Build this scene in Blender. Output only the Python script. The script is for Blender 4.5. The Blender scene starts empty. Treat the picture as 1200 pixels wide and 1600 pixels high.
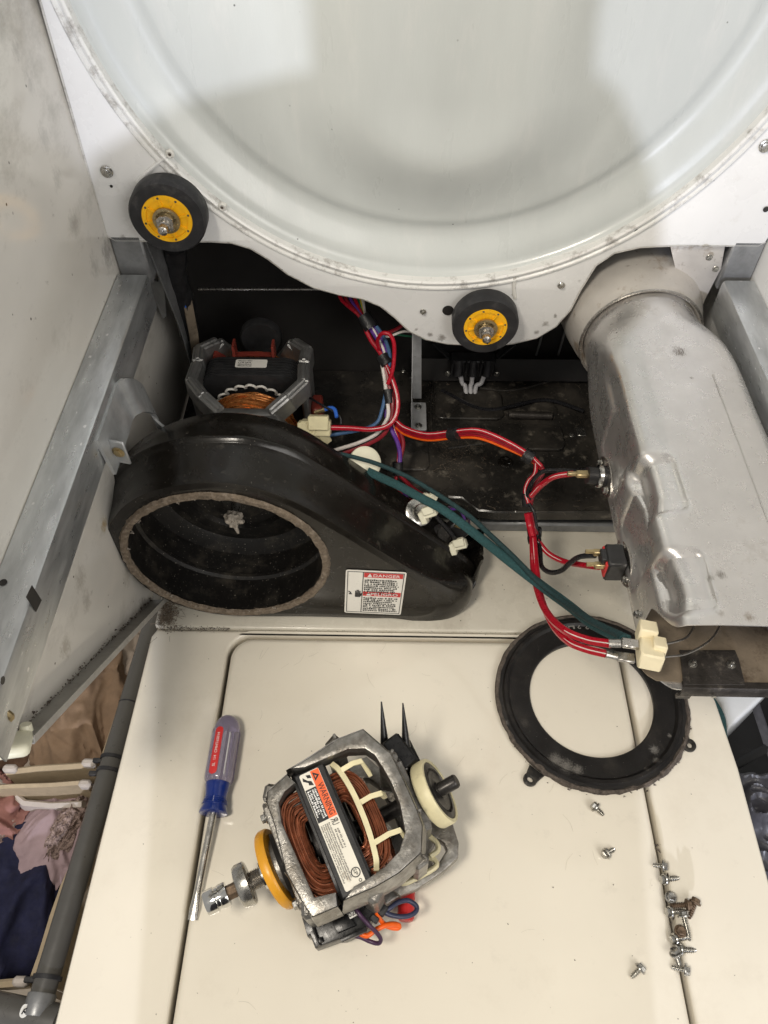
import bpy, bmesh, math, random
from mathutils import Vector as V, Matrix as M, noise
R = math.radians
random.seed(7)
S = bpy.context.scene
COL = S.collection

# ------------------------------------------------------------------ camera, world, lamps
CAMZ, PITCH, YAW, FPX = .84, R(51.1), R(.96), 1200.0
cd = bpy.data.cameras.new('camera'); cam = bpy.data.objects.new('camera', cd); COL.objects.link(cam)
cam.location = (0, 0, CAMZ); cam.rotation_euler = (R(90)-PITCH, 0, YAW)
cd.sensor_width = 36; cd.lens = 36*FPX/1600; cd.clip_start = .02; cd.clip_end = 50
S.camera = cam
W = bpy.data.worlds.new("World"); S.world = W; W.use_nodes = True
W.node_tree.nodes['Background'].inputs[0].default_value = (1, .965, .915, 1)
W.node_tree.nodes['Background'].inputs[1].default_value = .37
S.view_settings.view_transform = 'Standard'; S.view_settings.look = 'None'
S.view_settings.exposure = 0; S.view_settings.gamma = 1

def lamp(name, kind, loc, target, energy, color, size):
    l = bpy.data.lights.new(name, kind); l.energy = energy; l.color = color
    o = bpy.data.objects.new(name, l); COL.objects.link(o); o.location = loc
    o.rotation_euler = (V(target)-V(loc)).to_track_quat('-Z', 'Y').to_euler()
    if kind == 'AREA': l.shape = 'DISK'; l.size = size
    else: l.shadow_soft_size = size
    return o
lamp('ceiling_lamp', 'AREA', (-.45, -.25, 1.55), (0, .35, 0), 16.5, (1, .92, .80), .30)
lamp('drum_fill_light', 'AREA', (.85, -.75, 1.15), (.05, .5, .35), 13, (1, .965, .92), 1.0)  # added fill without a known source, brightens the upper drum back
lamp('hall_lamp', 'SPOT', (.02, -2.3, .66), (.05, .7, .6), 165, (.84, .87, 1), .02)

# ------------------------------------------------------------------ pixel of the photograph + a known plane -> point of the room
FW = V((-math.sin(YAW)*math.cos(PITCH), math.cos(YAW)*math.cos(PITCH), -math.sin(PITCH)))
RT = V((math.cos(YAW), math.sin(YAW), 0)); UP = RT.cross(FW)
def at(px, py, ax, v):
    r = FW + RT*((px-600)/FPX) - UP*((py-800)/FPX)
    t = (v-(CAMZ if ax == 2 else 0))/r[ax]
    return V((0, 0, CAMZ)) + r*t
def PX(px, py, x): return at(px, py, 0, x)
def PY(px, py, y): return at(px, py, 1, y)
def PZ(px, py, z): return at(px, py, 2, z)

# ------------------------------------------------------------------ materials
def mat(name, col, rough=.5, metal=0, var=.12, vs=30, bump=0, bs=200, specks=None, stain=None, coat=0, trans=0, rvar=.1, stretch=None, stain2=None, ior=1.45, spots=None):
    m = bpy.data.materials.new(name); m.use_nodes = True
    nt = m.node_tree; N = nt.nodes; L = nt.links; b = N['Principled BSDF']
    b.inputs['Metallic'].default_value = metal; b.inputs['Coat Weight'].default_value = coat
    b.inputs['Coat Roughness'].default_value = .08; b.inputs['IOR'].default_value = ior
    b.inputs['Transmission Weight'].default_value = trans
    tc = N.new('ShaderNodeTexCoord'); mp = N.new('ShaderNodeMapping'); L.new(tc.outputs['Object'], mp.inputs[0])
    if stretch: mp.inputs['Scale'].default_value = stretch
    def noi(scale, det=5, rg=.6, src=mp):
        n = N.new('ShaderNodeTexNoise'); n.inputs['Scale'].default_value = scale
        n.inputs['Detail'].default_value = det; n.inputs['Roughness'].default_value = rg
        L.new(src.outputs[0], n.inputs['Vector']); return n.outputs['Fac']
    def ramp(src, a, c, lo=0, hi=1):
        r = N.new('ShaderNodeMapRange'); r.inputs[1].default_value = a; r.inputs[2].default_value = c
        r.inputs[3].default_value = lo; r.inputs[4].default_value = hi; L.new(src, r.inputs[0]); return r.outputs[0]
    def mix(f, a, c, mode='MIX'):
        x = N.new('ShaderNodeMix'); x.data_type = 'RGBA'; x.blend_type = mode
        L.new(f, x.inputs[0])
        if isinstance(a, tuple): x.inputs[6].default_value = (*a, 1)
        else: L.new(a, x.inputs[6])
        if isinstance(c, tuple): x.inputs[7].default_value = (*c, 1)
        else: L.new(c, x.inputs[7])
        return x.outputs[2]
    n1 = noi(vs)
    c = mix(ramp(n1, .3, .7), tuple(x*(1-var) for x in col), tuple(min(1, x*(1+var)) for x in col))
    rr = ramp(noi(vs*2.3), .3, .7, max(.03, rough-rvar), min(1, rough+rvar))
    for st in (stain, stain2):
        if st:
            sc, a0, a1, scol = st[:4]
            f = ramp(noi(sc, 8, .72), a0, a1, 0, st[4] if len(st) > 4 else 1)
            c = mix(f, c, scol)
    if specks:
        sc, rad, scol = specks[:3]
        v = N.new('ShaderNodeTexVoronoi'); v.inputs['Scale'].default_value = sc; v.inputs['Randomness'].default_value = 1
        L.new(tc.outputs['Object'], v.inputs['Vector'])
        f = ramp(v.outputs['Distance'], rad*.6, rad, 1, 0)
        g = ramp(noi(sc*.35, 2, .5, tc), .50, .60)
        k = N.new('ShaderNodeMath'); k.operation = 'MULTIPLY'; L.new(f, k.inputs[0]); L.new(g, k.inputs[1])
        c = mix(k.outputs[0], c, scol)
    for (x, y, z, r0, scol, amt) in (spots or ()):
        vm = N.new('ShaderNodeVectorMath'); vm.operation = 'DISTANCE'; L.new(tc.outputs['Object'], vm.inputs[0]); vm.inputs[1].default_value = (x, y, z)
        ad = N.new('ShaderNodeMath'); ad.operation = 'MULTIPLY_ADD'; L.new(noi(120, 6, .75, tc), ad.inputs[0]); ad.inputs[1].default_value = r0*3.0; L.new(vm.outputs['Value'], ad.inputs[2])
        c = mix(ramp(ad.outputs[0], r0*1.7, r0*2.5, amt, 0), c, scol)
    L.new(c, b.inputs['Base Color']); L.new(rr, b.inputs['Roughness'])
    if bump:
        bp = N.new('ShaderNodeBump'); bp.inputs['Strength'].default_value = bump; bp.inputs['Distance'].default_value = .002
        L.new(noi(bs, 4), bp.inputs['Height']); L.new(bp.outputs[0], b.inputs['Normal'])
    return m
DLOC = V((.285, .5, .22))
def dsp(px, py, r, col=(.09, .07, .05), a=.85): p = PZ(px, py, .332)-DLOC; return (p.x, p.y, p.z, r, col, a)
DSPOT = [dsp(1060, 553, .0085), dsp(995, 537, .003), dsp(1010, 527, .0025), dsp(1126, 899, .005, (.2, .18, .16), .8), dsp(1110, 903, .004, (.3, .28, .25), .7), dsp(1080, 592, .0025), dsp(1090, 945, .005, (.3, .27, .23), .6), dsp(1125, 960, .004, (.3, .27, .23), .6), dsp(1170, 965, .005, (.25, .2, .15), .7)]
BLOC = V((.04, .6, 0))
def bsp(px, py, r, col=(.16, .14, .12), a=.75): p = PY(px, py, .734)-BLOC; return (p.x, p.y, p.z, r, col, a)
BSPOT = [bsp(690, 528, .006), bsp(672, 524, .004), bsp(804, 445, .0035), bsp(803, 462, .003), bsp(852, 507, .005), bsp(838, 520, .004), bsp(868, 494, .003), bsp(192, 372, .004), bsp(650, 516, .003), bsp(905, 440, .003)]
def psp(px, py, r, col=(.13, .115, .10), a=.28): p = PX(px, py, -.3045)-BLOC; return (p.x, p.y, p.z, r, col, a)
PSPOT = [psp(28, 78, .010), psp(50, 130, .010), psp(72, 215, .013), psp(92, 280, .012), psp(118, 350, .013), psp(150, 415, .014), psp(170, 395, .020, a=.5), psp(128, 905, .016, (.30, .27, .22), .45), psp(138, 940, .013, (.25, .22, .18), .4), psp(105, 1010, .014, (.32, .29, .24), .6), psp(200, 900, .016, (.28, .25, .2), .4), psp(165, 820, .010, (.36, .24, .08), .7), psp(225, 950, .016, (.12, .10, .08), .6)]
RLOC = V((.2355, .3985, .0012))
def rsp(px, py, r, col=(.17, .16, .145), a=.8): p = PZ(px, py, .006)-RLOC; return (p.x, p.y, p.z, r, col, a)
RSPOT = [rsp(868, 1188, .009), rsp(884, 1198, .010), rsp(902, 1203, .007), rsp(1022, 1172, .006), rsp(1026, 1190, .005), rsp(1010, 1205, .004), rsp(1046, 1150, .003), rsp(820, 1130, .006, (.05, .045, .04)), rsp(790, 1130, .004)]
K = dict(
 ringblack=mat('dusty_black_ring', (.011, .010, .0095), .42, 0, .3, 25, .1, 400, stain=(24, .52, .76, (.045, .039, .032), .7), specks=(260, .10, (.2, .18, .16)), spots=RSPOT),
 rim=mat('rubbed_white_rim', (.74, .74, .72), .32, 0, .05, 30, .05, 200, stain=(55, .51, .70, (.17, .145, .12), .85)),
 blackplastic=mat('black_moulding', (.008, .008, .0085), .32, 0, .3, 90, .05, 400),
 bladesteel=mat('plated_blade', (.55, .53, .49), .24, .95, .06, 60),
 strap=mat('dull_zinc_strap', (.34, .35, .355), .36, .35, .25, 35, .06, 250, stain=(18, .55, .8, (.15, .15, .15), .7)),
 upright=mat('bright_zinc_strip', (.50, .51, .52), .35, .2, .15, 60, .04, 300),
 scuff=mat('enamel_scuff', (.52, .48, .40), .5, 0, .2, 60),
 flange=mat('grimy_flange_paint', (.34, .325, .295), .4, 0, .15, 30, .05, 200, stain=(30, .48, .7, (.15, .135, .115), .7)),
 white_print=mat('embossed_grey', (.30, .285, .26), .6, 0, .2, 60),
 enamel=mat('almond_enamel', (.755, .705, .60), .14, 0, .025, 6, .03, 60, specks=(75, .045, (.14, .11, .08)), stain=(9, .55, .8, (.62, .56, .46), .5), stain2=(34, .60, .80, (.60, .555, .47), .5), coat=.4, rvar=.07),
 enamel_dirty=mat('dusty_enamel', (.60, .565, .48), .25, 0, .05, 12, .03, 60, specks=(90, .09, (.06, .05, .04)), stain=(14, .52, .75, (.42, .38, .31), .7), coat=.2),
 white=mat('white_paint', (.78, .78, .77), .28, 0, .03, 12, .02, 100, specks=(60, .06, (.15, .12, .1)), stain=(22, .60, .82, (.42, .39, .34), .6), spots=BSPOT),
 white_dirty=mat('scuffed_white_paint', (.70, .69, .65), .35, 0, .06, 40, .05, 200, stain=(45, .50, .70, (.12, .10, .08), .85), specks=(140, .12, (.05, .04, .04))),
 drum=mat('drum_back_paint', (.535, .562, .552), .33, 0, .05, 9, .05, 500, specks=(42, .045, (.05, .05, .05)), stretch=(1.3, 1, .30), stain=(26, .54, .75, (.64, .64, .625), .5), coat=.25),
 panel=mat('dusty_panel_paint', (.64, .615, .565), .15, 0, .05, 10, .02, 60, specks=(60, .09, (.08, .07, .06)), stain=(11, .52, .76, (.27, .245, .205), .75), stain2=(60, .64, .76, (.14, .12, .10), .6), coat=.3, stretch=(1, .6, 1), spots=PSPOT),
 galv=mat('galvanized_steel', (.50, .515, .52), .33, .78, .25, 60, .06, 300, specks=(70, .16, (.78, .78, .78)), stain=(24, .52, .74, (.24, .24, .24), .75), stain2=(110, .62, .74, (.62, .63, .64), .6), stretch=(1, .22, 1)),
 galv_dark=mat('dull_galvanized_steel', (.26, .265, .27), .42, .55, .25, 35, .06, 250, stain=(18, .55, .8, (.05, .05, .05), .8)),
 duct=mat('aluminized_steel', (.65, .635, .62), .30, .80, .06, 25, .07, 900, specks=(38, .05, (.08, .07, .06)), stain=(13, .60, .80, (.30, .26, .21), .7), stain2=(70, .66, .78, (.2, .17, .13), .5), spots=DSPOT),
 collar=mat('rust_streaked_steel', (.58, .55, .51), .40, .35, .08, 25, .10, 900, stain=(26, .55, .68, (.25, .165, .09), .8), stain2=(60, .60, .72, (.14, .10, .07), .7)),
 duct_burnt=mat('heat_stained_steel', (.26, .21, .155), .42, .4, .3, 30, .1, 500, stain=(40, .52, .7, (.07, .045, .03), .85)),
 soot=mat('sooty_bracket_steel', (.045, .04, .036), .4, .4, .4, 60, .3, 400, stain=(90, .55, .68, (.25, .22, .18), .5)),
 black=mat('black_satin_paint', (.0090, .0078, .0064), .22, 0, .2, 20, .05, 120, stain=(17, .55, .80, (.032, .028, .022), .6), stain2=(60, .58, .74, (.085, .075, .062), .6), specks=(230, .12, (.16, .145, .125)), ior=1.40),
 blacklint=mat('lint_dusted_black', (.009, .0082, .0074), .45, 0, .3, 25, .1, 500, stain=(30, .50, .75, (.09, .078, .06), .6), specks=(260, .22, (.22, .2, .17))),
 floorblack=mat('dirty_black_base', (.021, .0195, .0175), .30, 0, .4, 12, .35, 40, stain=(14, .46, .72, (.07, .062, .052), .9), stain2=(44, .57, .70, (.19, .17, .14), .75), specks=(160, .12, (.25, .23, .2))),
 void=mat('cavity_shade_black', (.020, .0185, .0175), .5, 0, .3, 8),  # near-black for dark parts, with the cavity's shade put into the colour
 felt=mat('linty_felt', (.16, .125, .09), .95, 0, .4, 220, .9, 500, stain=(150, .5, .65, (.30, .25, .2), .7)),
 lint=mat('grey_lint', (.36, .32, .27), 1, 0, .3, 200, .8, 600),
 darklint=mat('dark_lint', (.10, .082, .068), 1, 0, .5, 200, .8, 600),
 alum=mat('cast_aluminium', (.31, .30, .28), .36, .8, .3, 70, .22, 420, stain=(42, .42, .66, (.11, .095, .075), .85), stain2=(150, .60, .72, (.46, .44, .40), .6)),
 alum_dim=mat('cast_aluminium_old', (.30, .30, .295), .42, .8, .2, 60, .25, 350, stain=(40, .55, .75, (.15, .14, .13), .6)),
 core=mat('black_stator', (.022, .022, .023), .4, 0, .3, 90, .1, 600, specks=(300, .1, (.1, .1, .1))),
 copper=mat('enamelled_copper_red', (.25, .082, .04), .20, .6, .4, 90, 0),
 copper_gold=mat('enamelled_copper_amber', (.55, .21, .06), .28, .65, .35, 70, 0),
 cream=mat('cream_nylon', (.66, .60, .38), .42, 0, .1, 60, .03, 200, stain=(50, .6, .75, (.35, .29, .17), .5)),
 cream_pale=mat('pale_nylon', (.72, .70, .55), .4, 0, .06, 60),
 ceramic=mat('ceramic_block', (.74, .66, .46), .6, 0, .06, 60, .05, 300),
 redplastic=mat('brick_red_plastic', (.19, .032, .022), .4, 0, .15, 60),
 yellow=mat('yellow_plastic', (.90, .47, .008), .38, 0, .06, 50, .03, 150, stain=(90, .56, .72, (.40, .24, .04), .7)),
 orange_y=mat('amber_plastic', (.72, .34, .025), .32, 0, .08, 50),
 rubber=mat('black_rubber', (.020, .020, .022), .55, 0, .3, 60, .08, 300, stain=(60, .54, .76, (.085, .08, .075), .7)),
 brass=mat('dull_brass', (.42, .33, .18), .38, .9, .2, 150),
 steel=mat('worn_steel', (.45, .43, .40), .30, .95, .2, 120, .1, 500),
 chrome=mat('chrome', (.72, .72, .70), .14, 1, .05, 60),
 zinc=mat('zinc_screw', (.46, .45, .42), .25, .95, .15, 300),
 rust=mat('rusty_screw_steel', (.15, .105, .07), .55, .6, .4, 400, .2, 900),
 darksteel=mat('black_oxide_steel', (.035, .032, .03), .35, .6, .3, 120),
 w_red=mat('red_wire', (.42, .008, .022), .32, 0, .15, 120), w_darkred=mat('dark_red_wire', (.22, .010, .018), .35, 0, .2, 120),
 w_white=mat('white_wire', (.70, .66, .62), .35, 0, .1, 120), w_purple=mat('purple_wire', (.11, .035, .27), .35, 0, .15, 120),
 w_blue=mat('blue_wire', (.06, .13, .26), .35, 0, .15, 120), w_bright=mat('bright_blue_wire', (.03, .13, .55), .35, 0, .1, 120),
 w_orange=mat('orange_wire', (.80, .12, .01), .35, 0, .1, 120), w_yellow=mat('yellow_wire', (.7, .5, .05), .35, 0, .1, 120),
 w_green=mat('green_wire', (.02, .16, .08), .35, 0, .1, 120), w_black=mat('black_wire', (.012, .012, .014), .3, 0, .2, 120),
 w_grey=mat('grey_cable', (.48, .48, .50), .4, 0, .1, 120), w_navy=mat('navy_wire', (.03, .035, .075), .35, 0, .2, 120), w_plum=mat('plum_wire', (.055, .025, .06), .35, 0, .2, 120),
 teal=mat('teal_braid', (.020, .070, .074), .8, 0, .35, 500, .6, 1500), teal_dark=mat('dark_teal_braid', (.012, .04, .043), .7, 0, .4, 500, .6, 1500),
 tape=mat('black_tape', (.015, .015, .016), .38, 0, .3, 100, .2, 300),
 paper=mat('white_label', (.78, .76, .70), .35, 0, .03, 40, stain=(25, .68, .82, (.55, .46, .33), .7)),
 paper_stained=mat('stained_label', (.74, .71, .62), .38, 0, .05, 40, stain=(60, .56, .68, (.30, .22, .13), .8)),
 inkred=mat('label_red', (.56, .03, .03), .4, 0, .05, 60), inkorange=mat('label_orange', (.80, .14, .045), .4, 0, .05, 60), ink=mat('label_black', (.02, .02, .022), .4, 0, .1, 60), inkwhite=mat('label_white_print', (.75, .75, .73), .4, 0, .03, 60), inkgrey=mat('worn_grey_print', (.17, .16, .15), .6, 0, .2, 60),
 clear=mat('clear_acetate', (.46, .42, .56), .07, 0, .05, 40, trans=.72), bluep=mat('blue_acetate', (.008, .025, .17), .16, 0, .15, 40, coat=.3), redp=mat('red_handle_plastic', (.45, .018, .018), .3, 0, .08, 60),
 sorter=mat('grey_tube_paint', (.085, .082, .075), .35, 0, .08, 40), canvas=mat('beige_canvas', (.40, .32, .215), .85, 0, .1, 90, .3, 1200), trim=mat('white_binding', (.50, .45, .41), .8, 0, .08, 90, .2, 1200),
 tan=mat('tan_cloth', (.23, .155, .10), .9, 0, .15, 50, .3, 900), navy=mat('navy_cloth', (.012, .014, .045), .85, 0, .35, 60, .4, 1200), pink=mat('dusty_pink_cloth', (.30, .145, .125), .85, 0, .15, 60, .3, 1200), mauve=mat('pale_mauve_cloth', (.36, .265, .285), .8, 0, .1, 60, .3, 1200), lace=mat('beige_lace', (.36, .27, .24), .9, 0, .5, 350, .9, 700, stain=(300, .5, .6, (.08, .05, .05), .9)), pale=mat('offwhite_cloth', (.45, .38, .32), .9, 0, .15, 60, .3, 900), cocoa=mat('brown_fleece', (.12, .07, .045), 1, 0, .3, 90, .6, 900),
 bin=mat('black_bin_plastic', (.010, .010, .011), .35, 0, .2, 40), film=mat('grey_plastic_film', (.075, .075, .088), .38, 0, .3, 60, .2, 80), bagwhite=mat('white_plastic', (.74, .76, .78), .4, 0, .04, 20), room=mat('room_floor_vinyl', (.10, .085, .07), .5, 0, .15, 12),
 cloth=mat('dark_shirt', (.05, .05, .06), .9, 0, .1, 30),
)

# ------------------------------------------------------------------ object helpers
def thing(name, label, cat, loc=(0, 0, 0), group=None, mtx=None):
    o = bpy.data.objects.new(name, None); COL.objects.link(o); o.empty_display_size = .03
    o.location = loc
    if mtx is not None: o.matrix_world = mtx
    o['label'] = label; o['category'] = cat
    if group: o['group'] = group
    o['_l'] = 1 if mtx is not None else 0
    return o
def tag(o, label, cat, group=None):
    o['label'] = label; o['category'] = cat
    if group: o['group'] = group
    return o
def root_of(o):
    while o.parent: o = o.parent
    return o
def build(name, bm, m, parent=None, label=None, ang=38, kind=None, loc=None, smooth=True):
    me = bpy.data.meshes.new(name)
    bmesh.ops.remove_doubles(bm, verts=bm.verts, dist=1e-6)
    bmesh.ops.recalc_face_normals(bm, faces=bm.faces)
    off = None
    if parent is not None and not root_of(parent).get('_l'): off = V(root_of(parent).location)
    if loc is not None: off = V(loc)
    if off is not None:
        for v in bm.verts: v.co -= off
    bm.to_mesh(me); bm.free()
    if smooth:
        me.polygons.foreach_set('use_smooth', [True]*len(me.polygons)); me.set_sharp_from_angle(angle=R(ang))
    me.materials.append(K[m] if isinstance(m, str) else m)
    o = bpy.data.objects.new(name, me); COL.objects.link(o)
    if parent is not None: o.parent = parent
    if loc is not None and parent is None: o.location = loc
    if label: o['label'] = label
    if kind: o['kind'] = kind
    return o
def BM(): return bmesh.new()
def quads(bm, rings, closed=True, capa=False, capb=False):
    vr = [[bm.verts.new(p) for p in r] for r in rings]
    for a, c in zip(vr, vr[1:]):
        n = len(a)
        for i in range(n if closed else n-1):
            j = (i+1) % n
            try: bm.faces.new((a[i], a[j], c[j], c[i]))
            except ValueError: pass
    if capa and len(vr[0]) > 2: bm.faces.new(vr[0])
    if capb and len(vr[-1]) > 2: bm.faces.new(vr[-1])
    return vr
def box(bm, c, s, rot=None, bev=0, seg=1):
    t = BM(); bmesh.ops.create_cube(t, size=1)
    for v in t.verts: v.co = V((v.co.x*s[0], v.co.y*s[1], v.co.z*s[2]))
    if bev: bmesh.ops.bevel(t, geom=t.edges[:], offset=bev, segments=seg, affect='EDGES', profile=.5)
    mm = M.Translation(V(c)) @ ((rot if isinstance(rot, M) else M.Identity(4)).to_4x4())
    bmesh.ops.transform(t, matrix=mm, verts=t.verts)
    join(bm, t)
def join(bm, t):
    me = bpy.data.meshes.new('tmp'); t.to_mesh(me); t.free(); bm.from_mesh(me); bpy.data.meshes.remove(me)
def frame_of(d):
    d = V(d).normalized(); a = V((0, 0, 1)) if abs(d.z) < .9 else V((0, 1, 0))
    x = d.cross(a).normalized(); return x, d.cross(x).normalized(), d
def lathe(bm, c, axis, prof, seg=32, cap=True, jag=None):
    x, y, d = frame_of(axis); c = V(c); rings = []
    for r, h in prof:
        rings.append([c + d*h + (x*math.cos(2*math.pi*i/seg) + y*math.sin(2*math.pi*i/seg))*max(r, 1e-5)*(1 if not jag else 1+jag*(random.random()-.5)) for i in range(seg)])
    quads(bm, rings, True, cap, cap)
def cyl(bm, a, c, r, r2=None, seg=16):
    a = V(a); c = V(c); lathe(bm, a, c-a, [(r, 0), (r if r2 is None else r2, (c-a).length)], seg)
def spline(pts, n=6, closed=False):
    pts = [V(p) for p in pts]; out = []
    m = len(pts)
    for i in range(m if closed else m-1):
        p1, p2 = pts[i], pts[(i+1) % m]
        p0 = pts[(i-1) % m] if closed or i else p1*2-p2
        p3 = pts[(i+2) % m] if closed or i+2 < m else p2*2-p1
        for k in range(n):
            t = k/n
            out.append(.5*((2*p1)+(p2-p0)*t+(2*p0-5*p1+4*p2-p3)*t*t+(3*p1-p0-3*p2+p3)*t**3))
    if not closed: out.append(pts[-1])
    return out
def tube(bm, pts, r, seg=8, n=6, smooth=True, flat=1, up=None, r2=None):
    pts = spline(pts, n) if smooth else [V(p) for p in pts]
    rings = []; prev = None
    for i, p in enumerate(pts):
        d = (pts[min(i+1, len(pts)-1)]-pts[max(i-1, 0)]).normalized()
        if prev is None: x = frame_of(d)[0] if up is None else d.cross(V(up)).normalized()
        else: x = (prev-d*prev.dot(d)).normalized()
        if up is not None: x = d.cross(V(up)).normalized()
        y = d.cross(x); prev = x
        q = r if r2 is None else r+(r2-r)*i/(len(pts)-1)
        rings.append([p+x*math.cos(2*math.pi*k/seg)*q+y*math.sin(2*math.pi*k/seg)*q*flat for k in range(seg)])
    quads(bm, rings, True, True, True)
def band(bm, pts, side, w, t, n=6, smooth=True):
    """a flat strap of thickness t swept along pts, w wide along the vector side"""
    pts = spline(pts, n) if smooth else [V(p) for p in pts]; side = V(side).normalized(); rings = []
    for i, p in enumerate(pts):
        d = (pts[min(i+1, len(pts)-1)]-pts[max(i-1, 0)]).normalized(); nn = d.cross(side).normalized()
        rings.append([p+side*w/2+nn*t/2, p-side*w/2+nn*t/2, p-side*w/2-nn*t/2, p+side*w/2-nn*t/2])
    quads(bm, rings, True, True, True)
def plate(bm, loops, o, ex, ey, depth, bev=0, res=2):
    """closed 2D outlines (holes allowed) -> a solid sheet, front at o, thickness going against ex x ey"""
    cu = bpy.data.curves.new('tmp', 'CURVE'); cu.dimensions = '2D'; cu.fill_mode = 'BOTH'
    cu.extrude = max(depth/2-bev, 0); cu.bevel_depth = bev; cu.bevel_resolution = res; cu.offset = -bev
    for lp in loops:
        sp = cu.splines.new('POLY'); sp.points.add(len(lp)-1)
        for q, p in zip(sp.points, lp): q.co = (p[0], p[1], 0, 1)
        sp.use_cyclic_u = True
    ob = bpy.data.objects.new('tmp', cu); me = ob.to_mesh()
    t = BM(); t.from_mesh(me); ob.to_mesh_clear(); bpy.data.objects.remove(ob); bpy.data.curves.remove(cu)
    ex = V(ex).normalized(); ey = V(ey).normalized(); nz = ex.cross(ey); o = V(o)
    for v in t.verts: v.co = o+ex*v.co.x+ey*v.co.y+nz*(v.co.z-depth/2)
    join(bm, t)
def circ(cx, cy, r, n=64, sy=1, a0=0, a1=2*math.pi):
    return [(cx+r*math.cos(a0+(a1-a0)*i/n), cy+r*sy*math.sin(a0+(a1-a0)*i/n)) for i in range(n)]
def rrect(x0, y0, x1, y1, r, n=6):
    out = []
    for cx, cy, a in ((x1-r, y1-r, 0), (x0+r, y1-r, 90), (x0+r, y0+r, 180), (x1-r, y0+r, 270)):
        for i in range(n+1):
            t = R(a+90*i/n); out.append((cx+r*math.cos(t), cy+r*math.sin(t)))
    return out
def text(bm, s, o, ex, ey, h=None, width=None, depth=.00015, flip=1):
    """flat lettering: baseline start o, reading along ex"""
    cu = bpy.data.curves.new('tmp', 'FONT'); cu.body = s; cu.size = 1; cu.extrude = .01; cu.resolution_u = 2
    ob = bpy.data.objects.new('tmp', cu); me = ob.to_mesh(); t = BM(); t.from_mesh(me); ob.to_mesh_clear()
    bpy.data.objects.remove(ob); bpy.data.curves.remove(cu)
    xs = [v.co.x for v in t.verts]; x0, x1 = min(xs), max(xs)
    sx = (width/(x1-x0)) if width else h*1.35
    sy = h*1.35 if h else sx
    ex = V(ex).normalized(); ey = V(ey).normalized(); nz = ex.cross(ey); o = V(o)
    for v in t.verts: v.co = o+ex*(v.co.x-x0)*sx+ey*v.co.y*sy+nz*flip*(v.co.z*depth/.02+depth/2)
    join(bm, t)
def dashes(bm, o, ex, ey, w, rows, pitch, h, depth=.0001, seed=1, ragged=.3, fill=.8):
    """rows of print too fine to read: broken strokes"""
    rg = random.Random(seed); ex = V(ex).normalized(); ey = V(ey).normalized(); nz = ex.cross(ey); o = V(o)
    for i in range(rows):
        x = 0; end = w*(1-ragged*rg.random()) if i % 3 == 2 else w*(1-.12*rg.random())
        while x < end:
            l = h*(.35+.5*rg.random()); g = h*(.25 if rg.random() < .8 else .75)
            hh = h*(.65+.5*rg.random()); l = min(l, end-x)
            p = o+ex*x-ey*(i*pitch)+nz*depth
            bm.faces.new([bm.verts.new(q) for q in (p, p+ex*l, p+ex*l+ey*hh, p+ey*hh)])
            x += l+g
def hexbolt(bm, c, axis, r=.005, h=.004):
    lathe(bm, c, axis, [(r*1.35, 0), (r*1.4, h*.2), (r*1.3, h*.3)], 18)
    x, y, d = frame_of(axis); c = V(c)
    lathe(bm, c+d*h*.3, axis, [(r, 0), (r, h*.6), (r*.85, h*.72)], 6)
def resample(pts, n):
    pts = [V((p[0], p[1], 0)) for p in pts]; L = [0]
    for i in range(len(pts)): L.append(L[-1]+(pts[(i+1) % len(pts)]-pts[i]).length)
    out = []; k = 0
    for i in range(n):
        t = L[-1]*i/n
        while L[k+1] < t: k += 1
        f = (t-L[k])/(L[k+1]-L[k]); p = pts[k].lerp(pts[(k+1) % len(pts)], f); out.append((p.x, p.y))
    return out
def smooth2(pts, n=5): return [(p.x, p.y) for p in spline([V((a, c, 0)) for a, c in pts], n, True)]
def offset2(pts, d):
    out = []; n = len(pts)
    for i in range(n):
        a, c = V(pts[i-1]), V(pts[(i+1) % n]); t = (c-a).normalized(); out.append((pts[i][0]+t.y*d, pts[i][1]-t.x*d))
    return out
EXEC = True

# ------------------------------------------------------------------ the room floor
bm = BM(); bmesh.ops.create_grid(bm, x_segments=2, y_segments=2, size=2.2)
for v in bm.verts: v.co.z = -.95
o = build('floor', bm, 'room'); o['kind'] = 'structure'

# ------------------------------------------------------------------ washer (the surface everything rests on)
WX0, WX1, WB = -.297, .387, .485
wash = thing('washing_machine', 'almond enamel washer top and lid with scattered lint specks and loose screws', 'washer', (.045, .3, -.95))
LX0, LX1, LY1 = -.197, .2815, .4765
bm = BM()
outer = [(WX0-.008, -.1), (WX1-.002, -.1), (WX1+.001, .32), (WX1-.004, .40), (WX1-.02, .47), (WX1-.05, WB), (WX0+.004, WB), (WX0-.001, WB-.01)]
plate(bm, [outer, rrect(LX0-.0030, -.06, LX1+.0032, LY1+.0030, .030, 8)], (0, 0, 0), (1, 0, 0), (0, 1, 0), .03, .0045, 3)
build('top_panel', bm, 'enamel', wash)
bm = BM(); plate(bm, [rrect(LX0+.0012, -.055, LX1-.0016, LY1-.0014, .027, 8)], (0, 0, .0012), (1, 0, 0), (0, 1, 0), .03, .009, 5)
build('lid', bm, 'enamel', wash)
bm = BM(); box(bm, ((WX0+WX1)/2, .44, -.45), (WX1-WX0-.03, .9, .84)); build('cabinet', bm, 'enamel', wash)
bm = BM(); box(bm, ((LX0+LX1)/2, .2, -.0285), (LX1-LX0+.03, .58, .003)); build('lid_gutter', bm, 'void', wash)
bm = BM(); plate(bm, [rrect(WX0+.001, WB+.0015, WX1-.045, .665, .006, 4)], (0, 0, .0025), (1, 0, 0), (0, 1, 0), .03, .003, 3)
build('rear_ledge', bm, 'enamel_dirty', wash)

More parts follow.
